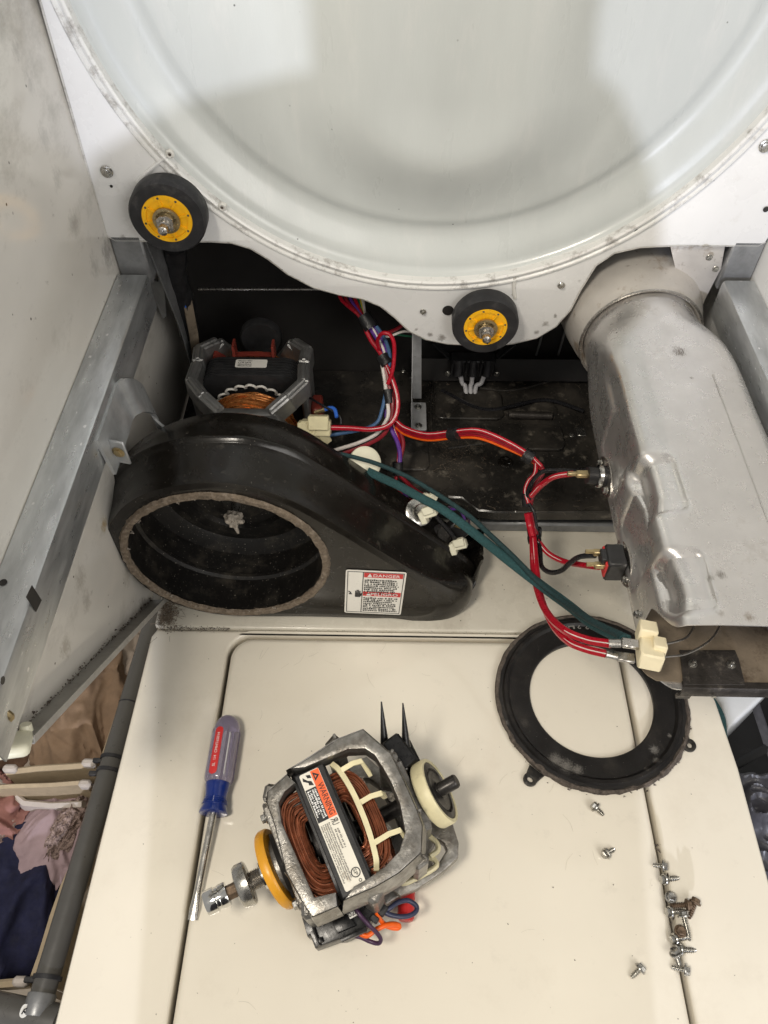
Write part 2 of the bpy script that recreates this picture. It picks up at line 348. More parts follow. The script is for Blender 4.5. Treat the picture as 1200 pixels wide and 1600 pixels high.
bm = BM(); rg = random.Random(77)
for _ in range(46):
    p = V((rg.uniform(-.17, .27), rg.uniform(.09, .46), .00135)); a_ = rg.uniform(0, 6.28); l_ = rg.uniform(.004, .022); c_ = rg.uniform(-.6, .6)
    if math.hypot(p.x+.04, p.y-.22) < .10 or math.hypot(p.x-.2355, p.y-.3985) < .12: continue
    band(bm, [p+V((math.cos(a_+c_*t), math.sin(a_+c_*t), 0))*(l_*t) for t in (0, .5, 1)], (0, 0, 1), .0001, rg.uniform(.00012, .0003), 3)
o = build('scuff_marks', bm, 'scuff', wash, smooth=False, kind='stuff')
# lint crumbs caught along the seams and on the ledge
bm = BM(); rg = random.Random(3)
def crumb(bm, p, s):
    q = [V(p)+V((rg.uniform(-s, s), rg.uniform(-s, s), rg.uniform(0, s*.8))) for _ in range(4)]
    vs = [bm.verts.new(x) for x in q]
    for f in ((0, 1, 2), (0, 1, 3), (0, 2, 3), (1, 2, 3)): bm.faces.new([vs[k] for k in f])
for _ in range(420): crumb(bm, (rg.uniform(-.285, -.2), WB-.001+rg.gauss(0, .0016), .003), rg.uniform(.0005, .0013))
for _ in range(160): crumb(bm, (rg.uniform(-.2, .26), WB-.001+rg.gauss(0, .001), .003), rg.uniform(.0003, .0008))
for _ in range(55): crumb(bm, (rg.uniform(-.25, .33), rg.uniform(.50, .62), .003), rg.uniform(.0006, .0016))
for _ in range(70): crumb(bm, (rg.uniform(-.29, .38), rg.uniform(.08, .48), .0013), rg.uniform(.0004, .0011))
for y_ in (.232, .236, .205, .203, .168, .17, .145): 
    for _ in range(4): crumb(bm, (.281+rg.uniform(-.003, .003), y_+rg.uniform(-.004, .004), -.001), rg.uniform(.001, .0025))
build('lint_crumbs', bm, 'darklint', kind='stuff', smooth=False)

# ------------------------------------------------------------------ dryer cabinet
YB = .735; XL = -.306; XR = .392
dry = thing('clothes_dryer', 'opened white dryer cabinet with round drum back, two yellow rollers and dirty inside walls', 'dryer', (.04, .6, 0))
# bulkhead plate: outline from the photograph laid on its own plane Y = YB
pts = [PY(x, y, YB) for x, y in ((52, 0), (165, 360), (168, 369), (180, 376), (330, 377), (362, 379), (392, 388), (420, 405), (450, 428), (490, 449), (530, 460), (565, 466), (595, 478), (618, 496), (640, 517), (665, 530), (700, 537), (760, 540), (800, 537), (838, 528), (868, 510), (890, 485), (905, 455), (930, 415), (960, 395), (1000, 386), (1060, 383), (1185, 384), (1196, 378))]
lo = [(p.x, p.z) for p in pts]
lo[0] = (-.3005, .62)
out = [(-.3005, .97)]+lo+[(.3915, .40), (.3915, .97)]
DCX, DCZ, DR = .044, .669, .3345
bm = BM(); plate(bm, [out, circ(DCX, DCZ, DR-.004, 160)], (0, YB, 0), (1, 0, 0), (0, 0, 1), .0016, .0007, 1)
bulk = build('bulkhead', bm, 'white', dry)
# rolled return lip along the lower edge
bm = BM(); lip = [V((x, YB, z)) for x, z in lo]; rings = []
for i, p in enumerate(lip):
    t = (lip[min(i+1, len(lip)-1)]-lip[max(i-1, 0)]).normalized(); nn = V((t.z, 0, -t.x))
    rings.append([p+nn*a+V((0, b, 0)) for a, b in ((0, -.0002), (.0018, .0005), (.003, .0025), (.003, .013), (.0018, .013), (.0012, .003), (0, .0012))])
quads(bm, rings, True, True, True); build('edge_lip', bm, 'white_dirty', bulk)
# drum back: one pressed sheet, rim bead, sloping shoulder, flat annulus and raised arch-shaped boss
def sst(a, c, x):
    t = max(0, min(1, (x-a)/(c-a))); return t*t*(3-2*t)
def drum_y(x, z):
    dx, dz = x-DCX, z-DCZ; r = math.hypot(dx, dz)
    y = .012*sst(DR, DR-.012, r)+.017*sst(DR-.010, DR-.050, r)
    y -= .0035*sst(DR-.052, DR-.062, r)
    # boss: U shaped arch
    bx = x-.045; bz = z-.53
    d = math.hypot(bx/.105, min(0, bz)/.085*1) if bz < 0 else abs(bx)/.105
    y -= .022*sst(1.55, .60, d)
    y += .007*sst(.85, .10, d)
    # left and right pressed shoulders
    d2 = math.hypot((x-.045)/.205, min(0, z-.55)/.155)
    y -= .003*sst(1.15, .85, d2)
    return y
bm = BM(); rings = []; NR, NT = 90, 220
for i in range(NR+1):
    r = DR*(1-i/NR)+.0005; rings.append([])
    for j in range(NT):
        t = 2*math.pi*j/NT; x = DCX+r*math.cos(t); z = DCZ+r*math.sin(t)
        rings[-1].append(V((x, YB+drum_y(x, z), z)))
quads(bm, rings, True, False, True); build('drum_back', bm, 'drum', dry, ang=60)
bm = BM(); rings = []
for j in range(200):
    t = 2*math.pi*j/200; e = V((math.cos(t), 0, math.sin(t))); c = V((DCX, YB, DCZ))
    rings.append([c+e*(DR+a)+V((0, b, 0)) for a, b in ((-.006, .010), (-.0045, -.0025), (-.0025, -.0040), (-.0005, -.0034), (.001, -.001), (.0025, -.001), (.0042, -.0028), (.0060, -.0028), (.0080, -.0004), (.0080, .004))])
rings.append(rings[0]); quads(bm, rings, True); build('rim_bead', bm, 'rim', bulk)
# stamped stiffening ridge from the rim down to the left roller and little bolts
def bolt_on_bulk(px, py, r, m='zinc', parent=bulk):
    bm = BM(); p = PY(px, py, YB-.0012); hexbolt(bm, p, (0, -1, 0), r, .003); build('bolt', bm, m, parent)
for px, py, r in ((167, 268, .0045), (661, 487, .0026), (877, 446, .003), (1196, 228, .0045)): bolt_on_bulk(px, py, r)
for px, py in ((265, 241), (347, 324)):
    bm = BM(); p = PY(px, py, YB-.004); lathe(bm, p, (0, -1, 0), [(.0046, -.003), (.0042, 0), (.0030, .0012), (.0018, .0004), (.0005, .0004)], 12, jag=.25); build('rivet', bm, 'white_dirty', bulk)
    bm = BM(); lathe(bm, p, (0, -1, 0), [(.0016, .0008), (.0014, .0012), (.0003, .0012)], 8); build('rivet_pit', bm, 'darklint', bulk)
for px, py, r in ((700, 485, .0065), (995, 362, .0028), (1197, 327, .003), (174, 291, .0015)):
    bm = BM(); cyl(bm, PY(px, py, YB-.0009), PY(px, py, YB-.0009)+V((0, -.0003, 0)), r, seg=20); build('punched_hole', bm, 'void', bulk)
bm = BM(); p = [PY(215, 285, YB-.0003), PY(238, 262, YB-.0006), PY(262, 243, YB-.0018)]; tube(bm, p, .0028, 8, 4, r2=.0018); build('pressed_rib', bm, 'white', bulk)
bm = BM(); p = [PY(804, 432, YB-.0003), PY(803, 452, YB-.0006), PY(805, 466, YB-.0002)]; tube(bm, p, .0022, 8, 4); build('pressed_rib', bm, 'white_dirty', bulk)

# rollers
def roller(px, py, rad):
    c = PY(px, py, YB-.022); c.y = YB-.003
    ax = V((0, -1, 0)); pr = BM(); k = rad/.0375
    lathe(pr, c, ax, [(.024*k, .004), (.036*k, .004), (rad, .007), (rad, .022), (.0355*k, .0255), (.0245*k, .0255), (.0238*k, .024)], 56)
    t = build('drum_roller', pr, 'rubber', dry)     # the tyre is the roller's own body; hub, washer and shaft sit in it
    b = BM(); lathe(b, c, ax, [(.0247*k, .0245), (.0242*k, .0262), (.0202*k, .0262), (.0195*k, .0215), (.0095*k, .0215), (.0095*k, .0275), (.006*k, .0275)], 48)
    for i in range(8):
        a = 2*math.pi*i/8+.2; e = V((math.cos(a), 0, math.sin(a)))
        rot = M(((e.x, 0, -e.z), (0, 1, 0), (e.z, 0, e.x)))
        box(b, c+e*.0165*k+ax*.0240, (.0075*k, .0044, .0020*k), rot)
    h = build('hub', b, 'yellow', t)
    for i in range(8):
        a = 2*math.pi*i/8+.2; e = V((math.cos(a), 0, math.sin(a)))
        b = BM(); cyl(b, c+e*.0220*k+ax*.0262, c+e*.0220*k+ax*.0265, .0012*k, seg=8); build('vent_hole', b, 'darklint', t)
    b = BM(); lathe(b, c, ax, [(.0085*k, .0270), (.0130*k, .0270), (.0132*k, .0295), (.0105*k, .0300), (.0085*k, .0288)], 40)
    for i in range(16):
        a = 2*math.pi*i/16; e = V((math.cos(a), 0, math.sin(a))); cyl(b, c+e*.0098*k+ax*.0285, c+e*.0098*k+ax*.0306, .0009*k, seg=6)
    build('toothed_washer', b, 'brass', t)
    b = BM(); lathe(b, c, ax, [(.0058, .020), (.0058, .040), (.0046, .0405), (.0042, .043), (.0048, .0436), (.0048, .0480), (.0022, .0500)], 20); build('shaft', b, 'steel', t)
    b = BM(); a = c+ax*.036
    plate(b, [[(-.0085, .0050), (-.004, .0085), (.004, .0085), (.0085, .0050), (.0078, -.0060), (.0042, -.0080), (.0032, -.003), (-.0032, -.003), (-.0042, -.0080), (-.0078, -.0060)]], a, (1, 0, 0), (0, 0, 1), .0022, .0004, 1)
    build('clip', b, 'steel', t)
    return t
roller(263, 337, .0385); roller(758, 506, .0375)

# side panels with sloping front edge, return flange
def side_poly(): 
    a = PX(250, 972, XL); c = PX(24, 1158, XL)
    return [(a.y, 0.004), (.66, .004), (.93, .004), (.93, .97), (.15, .97), (.15, .42), (c.y, c.z)]
bm = BM(); plate(bm, [side_poly()], (XL, 0, 0), (0, 1, 0), (0, 0, 1), .0015)
sp = build('side_panel', bm, 'panel', dry, label='dirty left side wall with sloping front flange')
a = PX(251, 970, XL); c = PX(14, 1160, XL); a.z = max(a.z, .006)
d = (c-a).normalized(); nrm = V((0, d.z, -d.y)); nrm = nrm if nrm.z < 0 else -nrm
bm = BM(); band(bm, [a+V((.010, 0, 0))+nrm*.0005, c+V((.010, 0, 0))+nrm*.0005], (1, 0, 0), .021, .0014, smooth=False)
band(bm, [a+V((.0205, 0, 0))-nrm*.003, c+V((.0205, 0, 0))-nrm*.003], nrm, .007, .0012, smooth=False)
build('front_flange', bm, 'flange', sp)
bm = BM(); rg = random.Random(5)
for _ in range(260):
    t = rg.random(); p = a.lerp(c, t)+V((.0015+abs(rg.gauss(0, .0012)), 0, 0))-nrm*(.001+abs(rg.gauss(0, .002)))
    crumb(bm, p, rg.uniform(.0006, .0020))
build('dirt_line', bm, 'darklint', sp, smooth=False)
bm = BM(); plate(bm, [[(y, z) for y, z in side_poly()]], (XR+.0015, 0, 0), (0, 1, 0), (0, 0, 1), .0015)
build('side_panel', bm, 'white', dry, label='right side wall')
# corner cap and hinge clip at the front lower corner of the left wall
cc = PX(6, 1150, XL+.004)
bm = BM(); box(bm, cc+V((.003, -.005, -.006)), (.034, .034, .011), M.Rotation(R(-42), 3, 'X') @ M.Rotation(R(20), 3, 'Z'), .005, 3); build('corner_cap', bm, 'cream_pale', dry)
bm = BM(); q = PX(4, 1105, XL+.03); tube(bm, [q+V((-.02, -.004, .012)), q+V((-.004, -.002, .004)), q+V((.004, -.004, -.006)), q+V((0, -.004, -.012))], .0032, 8); build('spring_clip', bm, 'brass', dry)
q = PX(41, 1142, XL+.012); bm = BM(); cyl(bm, q, q-nrm*.006, .0055, .0045, 14); build('rubber_bumper', bm, 'cream_pale', dry)
# galvanized rails
def rail(x0, x1, s):
    bm = BM(); zt = .347; yf = .20
    prof = [(0, 0), (.030, 0), (.0325, -.0012), (.0335, -.004), (.0335, -.043), (.032, -.043), (.032, -.006), (.0, -.002)]
    rings = []
    for y in (yf, .36, .55, .728): rings.append([V((x0+s*a, y, zt+b)) for a, b in prof])
    quads(bm, rings, True, True, True); r = build('rail', bm, 'galv', dry)
    return r
rl = rail(XL+.001, 0, 1); rr_ = rail(XR-.001, 0, -1)
xf = XL+.001+.0335
bm = BM(); q = PX(53, 936, xf+.0004)
plate(bm, [[(-.006, -.011), (.006, -.009), (.006, .012), (-.006, .010)]], q, (0, -1, 0), (0, 0, 1), .0004); build('slot', bm, 'void', rl)
for px, py in ((5, 910), (4, 1063)):
    bm = BM(); q = PZ(px, py, .3475) if py < 1000 else PX(px, py, xf+.0003); cyl(bm, q, q+(V((0, 0, .0003)) if py < 1000 else V((.0003, 0, 0))), .003, seg=14); build('punched_hole', bm, 'void', rl)
# rear corner posts, brackets
bm = BM(); p = PZ(212, 398, .36); box(bm, (XL+.018, .752, .36), (.034, .034, .06), None, .002)
build('corner_gusset', bm, 'galv_dark', dry)
bm = BM(); band(bm, [V((XL+.036, .765, .40)), V((XL+.037, .79, .30)), V((XL+.034, .82, .20)), V((XL+.03, .83, .07))], (0, 1, 0), .055, .0015); build('corner_post', bm, 'galv_dark', dry)
bm = BM(); plate(bm, [[(-.022, .035), (.012, .045), (.016, .0), (.004, -.045), (-.004, -.052), (-.015, -.01)], circ(.003, .017, .0075, 20, 1.5)], PY(243, 445, .80), (.8, -.6, 0), (0, 0, 1), .0015); build('post_gusset', bm, 'galv_dark', dry)
bm = BM(); box(bm, (XR-.018, .752, .36), (.034, .034, .06), None, .002); build('corner_gusset', bm, 'galv_dark', dry)
bm = BM(); box(bm, (XR-.05, .77, .28), (.012, .04, .3), None, .002); build('corner_post', bm, 'galv_dark', dry)
# back wall, unseen top strip, base
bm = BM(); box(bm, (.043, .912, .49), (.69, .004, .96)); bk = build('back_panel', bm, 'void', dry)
q = PY(310, 452, .909); q2 = PY(640, 452, .909); bm = BM(); tube(bm, [q, q2], .0022, 8, smooth=False); build('seam_bead', bm, 'steel', bk)
bm = BM(); box(bm, (.043, .828, .972), (.70, .18, .004)); build('top_panel', bm, 'white', dry)  # out of view, cut back to block light only behind the bulkhead
bm = BM()
front = [PZ(x, y, .06) for x, y in ((430, 775), (700, 776), (722, 778), (735, 788), (748, 797), (775, 800), (1000, 800))]
plate(bm, [[(XL+.002, .64), (front[0].x, front[0].y)]+[(p.x, p.y) for p in front[1:]]+[(XR-.002, front[-1].y), (XR-.002, .906), (XL+.002, .906)]], (0, 0, .06), (1, 0, 0), (0, 1, 0), .0016)
base = build('base_pan', bm, 'floorblack', dry)
bm = BM(); fl = [V((p.x, p.y, .0585)) for p in front[1:]]+[V((XR-.002, front[-1].y, .0585))]; rings = [[p+V((0, b, a)) for a, b in ((.003, .002), (.0035, 0), (.002, -.0022), (-.012, -.0022), (-.012, -.0008), (.001, .0006))] for p in fl]
quads(bm, rings, True, True, True); build('base_lip', bm, 'floorblack', base)
bm = BM(); box(bm, (.043, .668, .030), (.69, .004, .056)); build('gap_shade_filler', bm, 'void', dry)  # dark sheet added where the gap under the pan is only shade
bm = BM(); box(bm, (.22, .652, .012), (.20, .018, .018), None, .003); build('cross_bar', bm, 'galv_dark', dry)
# pressed features, bolts and strips on the black base
def onbase(px, py, z=.0605): return PZ(px, py, z)
for px, py, r, m in ((790, 722, .011, 'black'), (690, 620, .016, 'floorblack'), (850, 640, .02, 'floorblack')):
    bm = BM(); lathe(bm, onbase(px, py), (0, 0, 1), [(r, 0), (r*.85, .0022), (r*.5, .0024), (r*.35, .0012), (.0005, .0012)], 28); build('pressed_dimple', bm, m, base)
for px, py, r, m in ((666, 587, .0045, 'zinc'), (801, 588, .0050, 'zinc'), (793, 675, .0035, 'zinc'), (795, 725, .0026, 'chrome'), (630, 580, .0035, 'zinc'), (788, 550, .003, 'zinc'), (692, 548, .003, 'zinc'), (893, 680, .0035, 'zinc'), (805, 799, .0022, 'chrome')):
    bm = BM(); hexbolt(bm, onbase(px, py), (0, 0, 1), r*.8, .003); build('bolt', bm, m, base)
bm = BM(); q = onbase(908, 675); box(bm, q, (.012, .016, .002), None, .0005); build('bright_tag', bm, 'zinc', base)
bm = BM(); q = onbase(665, 718); cyl(bm, q, q+V((0, 0, .0003)), .0035, seg=16); build('punched_hole', bm, 'void', base)
bm = BM(); tube(bm, [onbase(795, 648, .066), onbase(862, 650, .066)], .006, 10, smooth=False); build('cross_rod', bm, 'soot', base)
for l in ([(640, 590), (760, 590), (935, 591)], [(676, 602), (673, 640), (676, 690)], [(720, 600), (790, 610), (850, 598), (910, 575)], [(700, 700), (790, 690), (880, 700)], [(880, 560), (905, 530)], [(835, 560), (848, 530)]):
    bm = BM(); tube(bm, [onbase(x, y) for x, y in l], .0022, 6, 5); build('pressed_rib', bm, 'floorblack', base)
bm = BM(); rg = random.Random(9)
for _ in range(500): 
    px, py = rg.gauss(705, 22), rg.gauss(712, 14); crumb(bm, onbase(px, py, .0605), rg.uniform(.0003, .0012))
for _ in range(260): crumb(bm, onbase(rg.uniform(640, 930), rg.uniform(600, 795), .0605), rg.uniform(.0003, .0010))
for _ in range(110):
    px, py = (rg.gauss(705, 30), rg.gauss(708, 18)) if rg.random() < .5 else (rg.uniform(640, 930), rg.choice((600, 790))+rg.gauss(0, 6))
    p = onbase(px, py, .0608); d_ = V((rg.gauss(0, .006), rg.gauss(0, .005), rg.uniform(0, .001))); tube(bm, [p, p+d_*.5+V((rg.gauss(0, .002), 0, .0006)), p+d_], .00018, 3, 2)
build('dust', bm, 'felt', base, smooth=False, kind='stuff')
for x0, y0, x1, y1, h in ((-.02, .70, .05, .80, .004), (.15, .74, .24, .79, .006), (.06, .80, .16, .86, .005)):
    bm = BM(); plate(bm, [rrect(x0, y0, x1, y1, .012, 5)], (0, 0, .0605+h), (1, 0, 0), (0, 1, 0), h, .0024, 2); build('pressed_panel', bm, 'floorblack', base)
bm = BM(); tube(bm, [onbase(690, 610, .066), onbase(760, 640, .066), onbase(850, 625, .066), onbase(912, 642, .066)], .0028, 8, 8); build('black_cable', bm, 'w_black', base)
bm = BM(); band(bm, [onbase(650, 584, .085)+V((0, .01, 0)), onbase(930, 586, .085)+V((0, .01, 0))], (0, .3, 1), .035, .002, smooth=False); build('rear_flange', bm, 'void', base)
for x_ in (838, 872, 905):
    bm = BM(); tube(bm, [PY(x_, 555, .906), PY(x_+14, 505, .906)], .0018, 6, smooth=False); build('pressed_rib', bm, 'galv_dark', bk)
# galvanized strip standing on the base
a0, a1 = PY(653, 500, .80), onbase(653, 672, .064)
bm = BM(); s0, s1 = PY(651, 505, .80), PZ(652, 622, .070); band(bm, [s0, s1], (1, 0, 0), .012, .0016, smooth=False); band(bm, [PY(645, 505, .798), PZ(643, 672, .072)], (0, .3, 1), .005, .0012, smooth=False)
st = build('support_strip', bm, 'upright', dry)
bm = BM(); plate(bm, [rrect(-.011, -.034, .011, .022, .002, 2)], PZ(654, 645, .068), (1, 0, 0), (0, 1, 0), .0025, .0004); build('strip_foot', bm, 'upright', st)
for px, py in ((653, 636), (654, 665)):
    bm = BM(); hexbolt(bm, PZ(px, py, .0685), (0, 0, 1), .0038, .003); build('bolt', bm, 'zinc', st)
# mains terminal block with grey cables on the back wall
tb = PY(738, 568, .885)
bm = BM(); box(bm, tb, (.066, .022, .026), None, .002)
for i in (-1, 0, 1): box(bm, tb+V((i*.021-.010, -.012, .002)), (.002, .012, .024))
tbl = build('terminal_block', bm, 'core', dry)
for i in (-1, 0, 1):
    b = BM(); cyl(b, tb+V((i*.021, -.006, .012)), tb+V((i*.021, -.016, -.010)), .0065, .0065, 14); build('terminal_boot', b, 'rubber', tbl)
    b = BM(); q = PZ(735, 606, .066); tube(b, [tb+V((i*.019, -.013, -.006)), tb+V((i*.014, -.018, -.022)), q+V((i*.0085, 0, .004)), q+V((i*.006, -.012, -.004))], .0034, 10); build('mains_cable', b, 'w_grey', tbl)
for dx in (-1, 1):
    b = BM(); band(b, [tb+V((dx*.035, .0, .012)), tb+V((dx*.06, .012, .03))], (0, 1, 0), .012, .002, smooth=False); build('bracket_arm', b, 'core', tbl)
    b = BM(); hexbolt(b, tb+V((dx*.036, -.013, -.008)), (0, -1, 0), .003, .004); build('bolt', b, 'zinc', tbl)
# taped hose and brown strip in the rear left corner
bm = BM(); tube(bm, [PY(272, 385, .79), PY(276, 430, .80), PY(287, 475, .81), PY(296, 520, .82)], .0135, 12, 8); lo_ = bm.verts
for v in lo_: v.co += noise.noise_vector(v.co*70)*.003
hs = build('taped_hose', bm, 'tape', dry)
bm = BM(); band(bm, [PY(292, 468, .80), PY(302, 520, .80), PY(308, 560, .80)], (.8, .6, 0), .012, .002, smooth=False); build('wooden_strip', bm, 'duct_burnt', hs)
for i, m in enumerate(('w_orange', 'w_white', 'w_orange', 'w_bright')):
    bm = BM(); tube(bm, [PY(278+i*3, 463, .795), PY(281+i*3, 480, .797)], .0012, 6, smooth=False); build('wire_end', bm, m, hs)
# hook strap that carries the blower
bm = BM(); hp = [PZ(x, y, .335)+V((0, 0, -.022)) for x, y in ((141, 690), (148, 655), (160, 626), (178, 602), (200, 592))]
hp += [PY(221, 604, .618)+V((0, 0, -.020)), PY(236, 634, .620)+V((0, 0, -.018)), PY(246, 658, .618)+V((0, 0, -.018)), PY(268, 676, .614)+V((0, 0, -.02))]
for p in hp: p.x = max(p.x, XL+.0375)
band(bm, hp, (.10, 0, -1), .046, .0032, 8); q = PZ(150, 692, .318); box(bm, V((XL+.0455, q.y, .306)), (.016, .003, .030), M.Rotation(R(-12), 3, 'Z'), .001)
hk = build('hook_strap', bm, 'strap', dry)
bm = BM(); q = V((XL+.0455, q.y-.002, .308)); hexbolt(bm, q, (-.2, -1, 0), .0045, .003); build('bolt', bm, 'brass', hk)

# ------------------------------------------------------------------ blower housing
YF = .500
blow = thing('blower_housing', 'black snail-shaped blower housing with round linty mouth and danger label', 'blower', (-.12, .55, .003))
BX, BZ, BR = -.186, .1325, .1165
tf = [PY(x, y, YF) for x, y in ((171, 835), (180, 808), (200, 787), (232, 770), (285, 758), (345, 755), (400, 764), (460, 785), (520, 818), (580, 854), (640, 891), (668, 910), (684, 928), (690, 946), (682, 959))]
front = [(p.x, p.z) for p in tf]+[(.038, .0095), (.01, .0085), (-.03, .0085), (-.07, .0095), (-.12, .010), (-.17, .0085), (-.22, .012), (-.265, .035), (-.295, .075), (-.3045, .12)]
tm = [PY(x, y, .520) for x, y in ((171, 812), (182, 787), (208, 762), (245, 745), (300, 733), (355, 730), (410, 740), (462, 759), (520, 790), (580, 827), (640, 864), (690, 890), (716, 897), (733, 908), (738, 924), (729, 944), (710, 960), (688, 970))]
midl = [(p.x, p.z) for p in tm]+[(.040, .0065), (.01, .0065), (-.03, .007), (-.07, .009), (-.12, .0095), (-.17, .008), (-.22, .0105), (-.26, .031), (-.295, .072), (-.3065, .12)]
ts = [PY(x, y, .556) for x, y in ((172, 770), (185, 742), (225, 711), (290, 691), (370, 688), (420, 697), (465, 713), (520, 745), (580, 781), (640, 819), (700, 858), (728, 877), (740, 893), (743, 908))]
seam = [(p.x, p.z) for p in ts]+[(.112, .062), (.108, .042), (.096, .020), (.075, .008), (.03, .0065), (-.01, .007), (-.05, .0075), (-.10, .009), (-.15, .008), (-.2, .009), (-.255, .022), (-.295, .065), (-.31, .12)]
tb_ = [PY(x, y, .602) for x, y in ((185, 735), (203, 703), (248, 670), (310, 649), (370, 646), (430, 656), (480, 675), (530, 707), (590, 746), (650, 786), (700, 818), (735, 846))]
rear = [(p.x, p.z) for p in tb_]+[(.118, .062), (.116, .04), (.10, .02), (.07, .008), (.03, .007), (-.01, .0075), (-.05, .008), (-.10, .009), (-.15, .009), (-.2, .010), (-.255, .024), (-.29, .07), (-.305, .12)]
def ol(pts, n=140): return resample(smooth2(pts, 6), n)
oF, oM, oS, oR = ol(front), ol(midl), ol(seam), ol(rear)
# rounded fold between the side wall and the front
def sec(pts, y, d=0):
    q = offset2(pts, -d) if d else pts
    return [V((a, y, c)) for a, c in q]
def lerp2(a, c, t): return [(p[0]*(1-t)+q[0]*t, p[1]*(1-t)+q[1]*t) for p, q in zip(a, c)]
def cw(p): return sum(p[i-1][0]*p[i][1]-p[i][0]*p[i-1][1] for i in range(len(p))) < 0
sg = 1 if cw(oF) else -1
def sec(pts, y, d=0):
    q = offset2(pts, d*sg) if d else pts      # d > 0 shrinks
    return [V((a, y, c)) for a, c in q]
bm = BM()
rings = [sec(oF, YF-.0008, .0075), sec(oF, YF-.0004, .0045), sec(oF, YF+.0004, .0016)]
for k in range(1, 9):
    th_ = math.pi/2*k/8; rings.append(sec(lerp2(oF, oM, math.sin(th_)**.9), YF+.0205*(1-math.cos(th_))**.9, 0))
for t in (.3, .65, .95): rings.append(sec(lerp2(oM, oS, t), .5205+.033*t, .0008))
rings += [sec(oS, .5535, 0), sec(oS, .5555, -.0035), sec(oS, .5585, -.0042), sec(oS, .5605, -.0035), sec(oS, .5615, .002), sec(lerp2(oS, oR, .2), .568, .0025), sec(lerp2(oS, oR, .6), .585, .001), sec(lerp2(oS, oR, 1), .602, 0), sec(oR, .606, .003), sec(oR, .608, .008)]
quads(bm, rings, True, False, True)
body = build('volute_shell', bm, 'black', blow, ang=50)
bm = BM(); plate(bm, [offset2(oF, .0073*sg), circ(BX, BZ, BR-.006, 96)], (0, YF-.0009, 0), (1, 0, 0), (0, 0, 1), .0012)
build('front_plate', bm, 'black', blow)
# mouth
bm = BM(); lathe(bm, (BX, YF, BZ), (0, -1, 0), [(BR-.0085, .000), (BR-.0082, .0035), (BR-.005, .0050), (BR-.001, .0045), (BR+.0008, .0008)], 150, cap=False, jag=.007)
for v in bm.verts: v.co += noise.noise_vector(v.co*160)*.0013
gk = build('mouth_gasket', bm, 'felt', blow)
bm = BM(); rg = random.Random(4)
for _ in range(34):
    t = rg.uniform(0, 6.28); r = BR-.008+rg.uniform(-.002, .004); p = V((BX+r*math.cos(t), YF-.003, BZ+r*math.sin(t)))
    for _ in range(5): crumb(bm, p+V((rg.gauss(0, .001), 0, rg.gauss(0, .001))), rg.uniform(.0008, .0022))
build('lint_tufts', bm, 'lint', blow, smooth=False, kind='stuff')
bm = BM(); lathe(bm, (BX, YF, BZ), (0, 1, 0), [(BR-.0062, -.001), (BR-.006, .004), (BR-.003, .010), (BR-.002, .048), (BR-.0055, .051), (BR-.0055, .055), (BR-.002, .058), (BR-.002, .088), (.098, .096), (.094, .099), (.080, .098), (.077, .092), (.060, .090), (.057, .096), (.040, .0965), (.036, .088), (.018, .086), (.016, .080), (.0005, .080)], 90, cap=False)
build('inner_drum', bm, 'blacklint', blow)
for i in range(7):
    a = R(35+i*19); e = V((math.cos(a), 0, math.sin(a)))
    bm = BM(); tube(bm, [V((BX, YF+.089, BZ))+e*.062, V((BX, YF+.097, BZ))+e*.092], .0024, 8, smooth=False); build('pressed_rib', bm, 'blacklint', blow)
bm = BM(); cyl(bm, (BX, YF+.08, BZ), (BX, YF+.058, BZ), .006, .0055, 16); build('shaft_stub', bm, 'steel', blow)
bm = BM(); bmesh.ops.create_icosphere(bm, subdivisions=4, radius=.010)
for v in bm.verts:
    n = noise.noise(v.co*260)*.9+noise.noise(v.co*90)*.5; v.co *= 1+n*.55; v.co.z *= .75; v.co += V((BX, YF+.056, BZ+.001))
tube(bm, [(BX+.001, YF+.052, BZ-.004), (BX+.004, YF+.049, BZ-.014), (BX+.003, YF+.05, BZ-.019)], .003, 8, 4, r2=.0006)
build('lint_clump', bm, 'lint', blow)
bm = BM(); q = PY(368, 796, YF+.085); box(bm, q, (.009, .004, .010), None, .001); build('inner_lug', bm, 'void', blow)
# danger label: lies on the front plate
def label_frame(p00, p10, p01):
    ex = p10-p00; ey = p01-p00; return ex, ey
yl = YF-.0023
A, B_, C_ = PY(538, 957, yl), PY(626, 961, yl), PY(540, 890, yl)
lw, lh = (B_-A).length, (C_-A).length
lx = (B_-A).normalized(); ly = (C_-A); ly = (ly-lx*ly.dot(lx)).normalized(); lh = (C_-A).dot(ly)
bm = BM(); plate(bm, [rrect(0, 0, lw, lh, .003, 4)], A, lx, ly, .0003)
lab = build('danger_label', bm, 'paper', blow)
n_ = lx.cross(ly)
def on(u, v, h=.0002): return A+lx*(u*lw)+ly*(v*lh)+n_*h
bm = BM()
for u0, v0, u1, v1 in ((.03, .03, .97, .040), (.03, .962, .97, .972), (.03, .03, .042, .97), (.958, .03, .97, .97), (.285, .03, .298, .97)):
    plate(bm, [[(u0*lw, v0*lh), (u1*lw, v0*lh), (u1*lw, v1*lh), (u0*lw, v1*lh)]], A+n_*.0003, lx, ly, .0002)
build('border', bm, 'ink', lab)
for v0 in (.855, .435):
    bm = BM(); plate(bm, [[(.305*lw, v0*lh), (.95*lw, v0*lh), (.95*lw, (v0+.10)*lh), (.305*lw, (v0+.10)*lh)]], A+n_*.0003, lx, ly, .0002); build('red_band', bm, 'inkred', lab)
bm = BM(); text(bm, 'DANGER', on(.46, .875, .0004), lx, ly, .062*lh, .44*lw); text(bm, 'PELIGRO', on(.44, .455, .0004), lx, ly, .062*lh, .46*lw)
